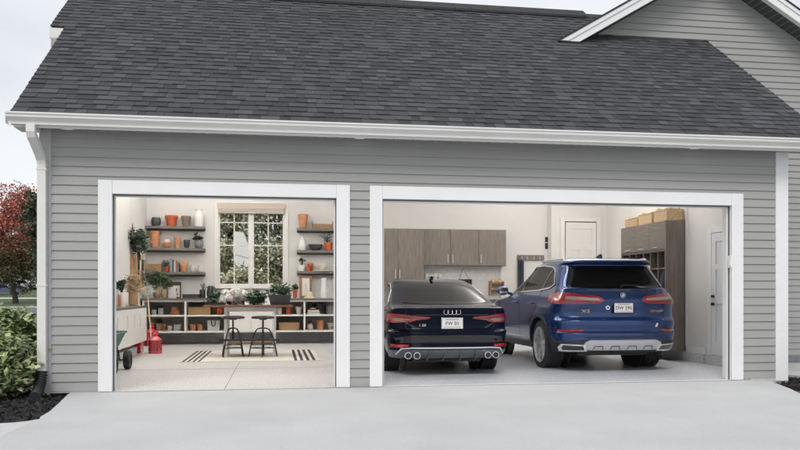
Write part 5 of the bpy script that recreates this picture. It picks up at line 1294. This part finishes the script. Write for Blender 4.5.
b.done('tile','tile',tw)
b = B(); b.box(5.80,5.87,19.86,19.899,1.0,1.93,.003); b.done('edge_trim','cream',tw)
bc = thing('base_cabinet',(4.8,19.6,0),'taupe base cabinet with dark top below the tiles','cabinet')
b = B(); b.box(3.67,5.86,19.32,19.899,.10,1.02); b.done('carcass','walnut',bc)
for i in range(3): b = B(); slabdoor(b,3.67+.73*i,4.40+.73*i,19.30,.11,1.01); b.done('cabinet_door','walnut',bc)
b = B(); b.box(3.668,5.90,19.27,19.899,1.02,1.06,.004); b.done('countertop','counter',bc)
for i,u in enumerate((426.5,431,435.5,440)):
    pot('bowl',u-2.4,u+2.4,273.5+(i%2)*.8,1.60,19.80,'enamel','white_bowl','white bowl in a row on the small tile shelf by the tall cabinet','bowl','white bowls on the tile shelf')
a = at(425,279,19.8); c = at(443,281,19.8)
b = B(); b.box(3.68,c[0]+.02,19.70,19.883,1.57,1.60,.003); T(b.done('tile_shelf','cream',loc=(3.9,19.8,1.57)),'narrow white shelf on the tiles beside the tall cabinet','shelf')
hb = thing('hanging_board',(at(464,275,19.8)[0],19.87,1.5),'black board hung from a thin cord on the white tiles','sign')
a = at(458.5,279.2,19.85); c = at(472,290,19.85); m_ = at(463.5,268.7,19.85)
b = B(); b.box(a[0],c[0],19.86,19.880,c[2],a[2],.004); b.done('board','black',hb)
b = B(); b.tube([(a[0]+.02,19.868,a[2]),(m_[0],19.872,m_[2]),(at(469,279,19.85)[0],19.868,a[2])],.006,5); b.tube([(m_[0],19.86,m_[2]),(m_[0],19.884,m_[2])],.01,8); b.done('cord','plank',hb)
wk = thing('wall_rack',(at(497,287,19.8)[0],19.8,1.2),'small wooden wall rack with folded cloths beside the tiles','rack')
a = at(490,282,19.75); c = at(503.5,295,19.75)
b = B(); b.box(a[0],a[0]+.02,19.68,19.883,c[2],a[2]+.02); b.box(c[0]-.02,c[0],19.68,19.883,c[2],a[2]+.02)
for z_ in (a[2]-.05,(a[2]+c[2])/2-.03): b.box(a[0]+.02,c[0]-.02,19.68,19.883,z_,z_+.02)
b.done('rack_frame','plank',wk)
for i in range(3):
    x_ = a[0]+.08+.09*i; b = B(); b.tube([(x_,19.70,a[2]+.025),(x_,19.86,a[2]+.025)],[.045,.045],14); T(b.done('rolled_cloth','blond',loc=(x_,19.78,a[2]-.02)),'rolled tan cloth on the small wall rack','cloth','rolled cloths on the wall rack')
hr = thing('hook_rail',(6.6,19.89,2.08),'dark wooden hook rail with metal hooks on the back wall','hook rail')
b = B(); b.box(6.25,7.0,19.872,19.899,2.085,2.235,.004); b.done('rail','walnutx',hr)
for x_ in (6.37,6.52,6.70,6.86):
    b = B(); b.tube([(x_,19.87,2.19),(x_,19.83,2.185),(x_,19.815,2.14),(x_,19.84,2.11),(x_,19.845,2.13)],.009,6); b.done('hook','nickel',hr)
for i,(x_,m_,w_,lb) in enumerate(((6.28,'galv',.05,'dark strap hanging from the left end of the hook rail'),(6.37,'navybag',.10,'navy cloth bag hanging from first hook of the rail'))):
    b = B(); b.box(x_-w_/2,x_+w_/2,19.80,19.86,1.2,2.08,.015); b.tube([(x_-w_*.3,19.83,2.07),(x_,19.825,2.17),(x_+w_*.3,19.83,2.07)],.006,5); T(b.done('hanging_bag',m_,loc=(x_,19.83,1.2)),lb,'bag')
# locker wall on the right
LX, LY0, LY1, LTZ = 6.9, 13.13, 14.98, 2.53
lk = thing('locker_unit',(7.1,14,0),'tall taupe wood locker unit with cubbies on the right garage wall','cabinet')
b = B(); b.box(LX,7.296,LY0,LY0+.04,.17,LTZ,.002); b.box(LX,7.296,LY1-.04,LY1,.17,LTZ,.002); b.box(LX+.02,7.296,LY0+.04,LY1-.04,LTZ-.04,LTZ-.001)
b.box(7.27,7.296,LY0+.04,LY1-.04,.17,LTZ-.04); b.box(LX+.02,7.27,LY0+.04,LY1-.04,1.98,2.02); b.box(LX+.01,7.27,LY0+.04,LY1-.04,.17,.62)
yy = LY0+.04; n_ = 6; st = (LY1-LY0-.08)/n_
for k in range(1,n_): b.box(LX+.02,7.27,yy+st*k-.012,yy+st*k+.012,.62,1.98)
for k in (0,1,2,4,5): b.box(LX+.04,7.27,yy+st*k+.012,yy+st*(k+1)-.012,1.66,1.685)
b.box(LX+.04,7.27,yy+st+.012,yy+st*2-.012,1.36,1.385)
b.done('carcass','walnut',lk)
ys_ = [LY0+.04,LY0+.04+.60,LY0+.04+1.20,LY1-.04]
for a0,a1 in zip(ys_,ys_[1:]):
    b = B(); b.box(LX,LX+.019,a0+.003,a1-.003,2.022,LTZ-.002,.002); d_ = b.done('cabinet_door','walnutx',lk)
    b = B(); ym = (a0+a1)/2; b.tube([(LX-.001,ym-.09,2.06),(LX-.025,ym-.09,2.06),(LX-.025,ym+.09,2.06),(LX-.001,ym+.09,2.06)],.008,6); b.done('handle','nickel',d_)
def lbask(y0,y1,h,x0,lb,hd=False):
    t = thing('storage_basket',((x0+7.26)/2,(y0+y1)/2,LTZ),lb,'basket','woven baskets on the locker unit'); b = B(); k = 8; w = .014
    x1 = 7.26
    for i in range(k):
        o_ = .005 if i%2 else 0; za,zb = LTZ+.001+h*i/k, LTZ+.001+h*(i+1)/k
        b.box(x0-o_,x1+o_,y0-o_,y0+w,za,zb,.004,1); b.box(x0-o_,x1+o_,y1-w,y1+o_,za,zb,.004,1); b.box(x0-o_,x0+w,y0+w,y1-w,za,zb,.004,1); b.box(x1-w,x1+o_,y0+w,y1-w,za,zb,.004,1)
    b.box(x0+w,x1-w,y0+w,y1-w,LTZ+.002,LTZ+.012); b.done('body','wickerl',t)
    b = B(); z_ = LTZ+h; b.tube([(x0,y0,z_),(x1,y0,z_),(x1,y1,z_),(x0,y1,z_)],.013,8,close=True); b.done('rim','wickerl',t)
    b = B()
    for y_ in (y0,y1): b.tube([((x0+x1)/2-.08,y_,z_),((x0+x1)/2-.07,y_,z_+.045),((x0+x1)/2+.07,y_,z_+.045),((x0+x1)/2+.08,y_,z_)],.011,6)
    b.done('handle','plank',t)
lbask(13.18,13.68,.21,6.95,'nearest woven basket on the locker unit, with brown handles')
lbask(13.76,14.30,.20,6.95,'middle woven basket on the locker unit')
lbask(14.38,14.90,.17,6.95,'farthest woven basket on the locker unit')
b = B(); yb = LY0+.04+st*.5; b.tube([(6.98,yb,1.62),(6.97,yb-.02,1.5),(6.99,yb,1.2),(7.0,yb,.9)],[.03,.08,.10,.09],12); T(b.done('hanging_coat','navybag',loc=(7.0,yb,.9)),'dark coat hanging in the nearest locker bay','coat')
for k,(z_,m_,lb) in enumerate(((1.386,'paper','folded white cloth on the short shelf of the locker unit'),(1.687,'creamc','cream cloth pile on an upper cubby shelf of the locker unit'))):
    y_ = LY0+.04+st*(1.5 if k == 0 else 3.4); z_ = z_ if k == 0 else 1.686
    if k: y_ = LY0+.04+st*2.5
    b = B(); b.box(6.96,7.2,y_-.10,y_+.10,z_,z_+.03,.012); b.box(6.965,7.19,y_-.095,y_+.09,z_+.031,z_+.06,.012); T(b.done('folded_cloth',m_,loc=(7.08,y_,z_)),lb,'cloth')
# ================================================================ planting
def limb(b, p, d, r, L, depth, rr_, tips):
    q = p; pts = [p]; rs = [r]
    for i in range(4):
        d = (d+Vector((rr_.uniform(-.18,.18),rr_.uniform(-.18,.18),rr_.uniform(-.05,.15)))).normalized(); q = q+d*L/4; pts.append(q); rs.append(r*(1-.13*(i+1)))
    b.tube(pts, rs, 7)
    if depth == 0: tips.append(q); return
    for k in range(3 if depth > 1 else 2):
        a = rr_.uniform(0,6.28); s_ = rr_.uniform(.45,.85); nd = (d+Vector((math.cos(a)*s_,math.sin(a)*s_,rr_.uniform(-.05,.35)))).normalized()
        limb(b, pts[-1-(k%2)], nd, r*.55, L*.72, depth-1, rr_, tips)
def tree(name, x, y, z, h, w, cols, lsz, nk, per, label, cat='tree', seed=1, cb=.16, group=None, shell=.35, mat='leaffar'):
    t = thing(name,(x,y,z),label,cat,group); rr_ = random.Random(seed); b = B(); tips = []
    limb(b, Vector((x,y,z-.2)), Vector((0,0,1)), h*.022+.03, h*.30, 3, rr_, tips); b.done('trunk','bark',t)
    c = (x,y,z+h*(cb+(1-cb)/2)); r = (w/2*.9,w/2*.9,h*(1-cb)/2*.9)
    P, cc = clumps(c, r, nk, per, w*.055, cols, .45, seed, shell)
    P2 = np.repeat(np.array([list(p) for p in tips]),10,0); P2 = P2+np.random.default_rng(seed).normal(size=P2.shape)*w*.05
    P = np.concatenate([P,P2]); cc = np.concatenate([cc,np.repeat(np.array(cols)[:1],len(P2),0)])
    leaves('crown',P,np.random.default_rng(seed).uniform(.7,1.3,len(P))*lsz,cc,mat=mat,parent=t,asp=.7,seed=seed,up=.15)
    return t
RED = [(.26,.062,.06),(.19,.055,.045),(.22,.09,.05),(.10,.075,.04)]; OLV = [(.11,.12,.05),(.14,.14,.06),(.06,.075,.035)]; DK = [(.045,.065,.035),(.065,.085,.045)]
y_ = 92; x_ = at(16,280,y_)[0]
def tz(y): return hill(0,y)
# the maple: red above, olive-green below
t = thing('maple_tree',(x_,y_,tz(y_)),'large maple turning red at the top, across the street','tree'); rr_ = random.Random(4); b = B(); tips = []
limb(b, Vector((x_,y_,tz(y_)-.2)), Vector((.05,0,1)), .34, 3.6, 3, rr_, tips); b.done('trunk','bark',t)
P, cc = clumps((x_,y_,tz(y_)+7.2),(4.4,3.9,6.4),520,44,.42,[(1,1,1)],.35,9,.35)
f = np.clip((P[:,2]-(tz(y_)+4.6))/3.6+np.random.default_rng(2).normal(size=len(P))*.25,0,1)[:,None]
base = np.array([[.11,.10,.045]])*(1-f)+np.array([[.40,.13,.095]])*f
leaves('crown',P,np.random.default_rng(9).uniform(.15,.30,len(P)),base*cc,mat='leaffar',parent=t,asp=.75,seed=9,up=.1)
tl = [(45,84,14.5,4.6,DK,'tall dark green tree right of the red maple, partly behind the house'),(-22,120,12,9,OLV,'olive green tree far left behind the maple'),(2,140,9.5,8,OLV,'rounded olive tree behind the parked cars'),(30,150,9.5,8,DK,'dark tree behind the pale house'),(58,130,12,9,OLV,'olive tree hidden beyond the house corner'),(20,165,11,10,DK,'distant dark tree at the end of the street')]
for i,(u,y,h,w,c_,lb) in enumerate(tl):
    x = at(u,280,y)[0]; tree('shade_tree',x,y,tz(y),h,w,c_,.42,150,20,lb,seed=60+i,cb=.10,group='trees beyond the street')
hs = thing('far_house',(at(17,280,150)[0],155,tz(155)),'low pale house beyond the street, behind the trees','house')
x = hs.location.x; z = tz(155)
b = B(); b.box(x-9,x+8,152,160,z-1,z+3.0); b.done('wall','farwhite',hs)
b = B(); b.prism([(151.4,z+3.0),(160.6,z+3.0),(156,z+5.0)],0,x-9.5,x+8.5); b.done('roof','roofedge',hs)
for k in range(4):
    b = B(); b.box(x-7+3.6*k,x-5.6+3.6*k,151.93,151.99,z+.9,z+2.2); b.done('window','glass',hs)
# cars beyond the street
def farcar(u, y, col, L, H, label, cat='car', rz=0):
    x = at(u,285,y)[0]; z = tz(y); t = thing('parked_car',(x,y,z),label,cat,'cars parked across the street'); m_ = M('far_car_paint',col,.3,.3,coat=1.)
    b = B(); b.prism([(x-L/2,z+.3),(x+L/2,z+.3),(x+L/2,z+.62),(x+L/2-.25,z+H*.6),(x+L*.26,z+H*.64),(x+L*.12,z+H),(x-L*.30,z+H),(x-L/2+.15,z+H*.64),(x-L/2,z+.6)],1,y-.88,y+.88); b.done('body',m_,t)
    b = B(); b.prism([(x+L*.22,z+H*.66),(x+L*.11,z+H*.94),(x-L*.28,z+H*.94),(x-L*.40,z+H*.66)],1,y-.89,y+.89); b.done('window','glass',t)
    for xx in (-L*.31,L*.31):
        for s_ in (-1,1):
            b = B(); b.tube([(x+xx,y+s_*.7,z+.33),(x+xx,y+s_*.92,z+.33)],.33,16); b.done('wheel','rubber',t)
farcar(3,112,(.06,.07,.16),4.6,1.42,'dark blue parked car below the maple')
farcar(6,124,(.02,.02,.02),4.9,1.8,'black parked sport utility car behind the blue one')
farcar(23,128,(.55,.55,.54),4.6,1.45,'white parked car right of the maple trunk')
# shrubs beside the downspout: large-leaved
def shrub(x, y, w, h, label, seed, cols, n=60, lsz=.14):
    t = thing('hydrangea_shrub',(x,y,-.03),label,'shrub','broad-leaved shrubs in the mulch bed'); rr_ = random.Random(seed); b = B()
    for i in range(16):
        a = rr_.uniform(0,6.28); q = rr_.uniform(.2,.9); e_ = (x+math.cos(a)*w/2*q, y+math.sin(a)*w/2*q, h*rr_.uniform(.6,.95)); b.tube([(x+math.cos(a)*.06,y+math.sin(a)*.06,-.04),((x*2+e_[0])/3,(y*2+e_[1])/3,e_[2]*.5),e_],[.012,.009,.004],5)
    b.done('stem','bark',t)
    P, cc = clumps((x,y,h*.54),(w/2*.88,w/2*.88,h*.46),n,15,.085,cols,.3,seed,.55)
    k = P[:,2] > .0; P = P[k]; cc = cc[k]
    leaves('foliage',P,np.random.default_rng(seed).uniform(.75,1.25,len(P))*lsz,cc,parent=t,asp=.6,seed=seed,up=.55,bend=.45)
HY = [(.17,.23,.085),(.25,.31,.13),(.12,.165,.06),(.37,.40,.22)]
def hp(u, v): return ground(u,v,-.03)[:2]
for i,(u,v,w,h,lb) in enumerate(((3,397,.80,.66,'front broad-leaved shrub at the left picture edge'),(11,384,.80,.92,'tallest broad-leaved shrub, close against the downspout'),(-2,380,1.0,.92,'broad-leaved shrub behind the front one at the left edge'),(9,368,1.0,.92,'rearmost broad-leaved shrub beside the house corner'),(-28,392,1.1,.85,'broad-leaved shrub just outside the left picture edge'))):
    x,y = hp(u,v); shrub(x,y,w,h,lb,70+i,HY,190,.115)
# garden behind the window
gl_ = [(.33,.34,.20),(.42,.41,.28),(.20,.22,.13),(.52,.50,.37)]
for i,(x,y,h,w,lb) in enumerate(((-3.2,27.5,4.6,3.2,'leafy garden bush at left outside the garage window'),(-1.1,28.2,3.4,3.4,'low leafy garden bush behind the left window sash'),(.5,27.9,3.7,3.4,'leafy garden bush seen through right window sash'),(-2.0,32.5,9.0,6.5,'tall garden tree beyond the left window sash'),(1.0,34,7.2,5.4,'thin garden tree with sky between leaves, beyond right sash'),(-1.0,24.4,2.25,2.4,'low clipped garden bush in front of the white shed'))):
    tree('garden_bush' if i < 3 or i == 5 else 'garden_tree',x,y,-.1,h,w,gl_,.12 if i < 3 or i == 5 else .15,220 if i < 3 or i == 5 else (420 if i == 3 else 200),30,lb,'bush' if i < 3 or i == 5 else 'tree',seed=90+i,cb=.03 if i < 3 else .2,group='garden planting behind the window',shell=.3,mat='leaf')
sh = thing('garden_shed',(-1.0,26.2,-.1),'white garden shed glimpsed through the left window sash','shed')
b = B(); b.box(-1.42,-.80,26.6,28.2,-.1,2.55); b.done('wall','enamel',sh)
b = B(); b.prism([(-1.44,2.55),(-.76,2.35),(-1.10,3.25),(-1.42,3.3)],1,26.58,28.25); b.done('roof','enamel',sh)
# little evergreen at the right corner
# ================================================================ light, sky, camera
EL, AZ = 48, 205       # sun high, behind and left of the camera (compass bearing from +Y, clockwise)
sl = bpy.data.lights.new('sun','SUN'); sl.energy = 1.7; sl.angle = rad(22); sl.color = (1,.965,.92)
so = bpy.data.objects.new('sun',sl); COL.objects.link(so)
dv = Vector((math.sin(rad(AZ))*math.cos(rad(EL)), math.cos(rad(AZ))*math.cos(rad(EL)), math.sin(rad(EL))))
so.rotation_euler = dv.to_track_quat('Z','Y').to_euler(); so.location = dv*30
w = bpy.data.worlds.new('World'); S.world = w; w.use_nodes = True; nt = w.node_tree; N = nt.nodes.new; L = nt.links.new
bg = nt.nodes['Background']; sky = N('ShaderNodeTexSky'); sky.sky_type = 'NISHITA'; sky.sun_disc = False; sky.sun_elevation = rad(EL); sky.sun_rotation = rad(AZ); sky.air_density = 1.0; sky.dust_density = 1.5
tc = N('ShaderNodeTexCoord'); mp = N('ShaderNodeMapping'); mp.inputs['Scale'].default_value = (1,1,3.2); L(tc.outputs['Generated'],mp.inputs[0])
n1 = N('ShaderNodeTexNoise'); n1.inputs['Scale'].default_value = 2.2; n1.inputs['Detail'].default_value = 7; n1.inputs['Roughness'].default_value = .52; L(mp.outputs[0],n1.inputs['Vector'])
cr = N('ShaderNodeMapRange'); cr.inputs['From Min'].default_value = .35; cr.inputs['From Max'].default_value = .62; cr.inputs['To Min'].default_value = .74; cr.inputs['To Max'].default_value = 1.0; L(n1.outputs[0],cr.inputs[0])
mx = N('ShaderNodeMix'); mx.data_type = 'RGBA'; L(cr.outputs[0],mx.inputs['Factor']); L(sky.outputs[0],mx.inputs[6]); mx.inputs[7].default_value = (8.8,9.0,9.35,1)
L(mx.outputs[2],bg.inputs['Color']); bg.inputs['Strength'].default_value = .10
cd = bpy.data.cameras.new('camera'); co = bpy.data.objects.new('camera',cd); COL.objects.link(co); S.camera = co
cd.sensor_width = 36; cd.lens = F/800*36; cd.shift_y = (294-225)/800; cd.clip_end = 2000; cd.clip_start = .05
co.location = (0,0,EYE); co.rotation_euler = (rad(90),0,-YAW)
S.view_settings.view_transform = 'Standard'; S.view_settings.look = 'None'; S.view_settings.exposure = 0.10; S.view_settings.gamma = 1; S.view_settings.use_curve_mapping = False
S.cycles.use_denoising = True; S.cycles.max_bounces = 8; S.cycles.transparent_max_bounces = 12; S.cycles.sample_clamp_indirect = 6
S.cycles.use_adaptive_sampling = True; S.cycles.adaptive_threshold = .02

# ---------------------------------------------------------------- separate parts that were laid out in pairs
def islands(o):
    bm = bmesh.new(); bm.from_mesh(o.data); bm.verts.ensure_lookup_table(); seen = [-1]*len(bm.verts); k = 0
    for v in bm.verts:
        if seen[v.index] >= 0: continue
        st = [v]; seen[v.index] = k
        while st:
            q = st.pop()
            for e in q.link_edges:
                w_ = e.other_vert(q)
                if seen[w_.index] < 0: seen[w_.index] = k; st.append(w_)
        k += 1
    for i in range(1,k):
        c = bm.copy(); c.verts.ensure_lookup_table(); bmesh.ops.delete(c, geom=[v for v in c.verts if seen[v.index] != i], context='VERTS')
        me = o.data.copy(); c.to_mesh(me); c.free(); n = o.copy(); n.data = me; COL.objects.link(n)
    bmesh.ops.delete(bm, geom=[v for v in bm.verts if seen[v.index] != 0], context='VERTS'); bm.to_mesh(o.data); bm.free()
for o in list(bpy.data.objects):
    if o.type == 'MESH' and o.name.split('.')[0] in ('inner_side_wall','stripe','pillar_trim','strap','baseboard','door_track','knob','corner_board','door_casing_','door_stop_','side_wall','foundation','countertop','carcass_','cabinet_door','floor_curb','door_handle','handle_','back_panel_','rake_board','roof_return_'): islands(o)
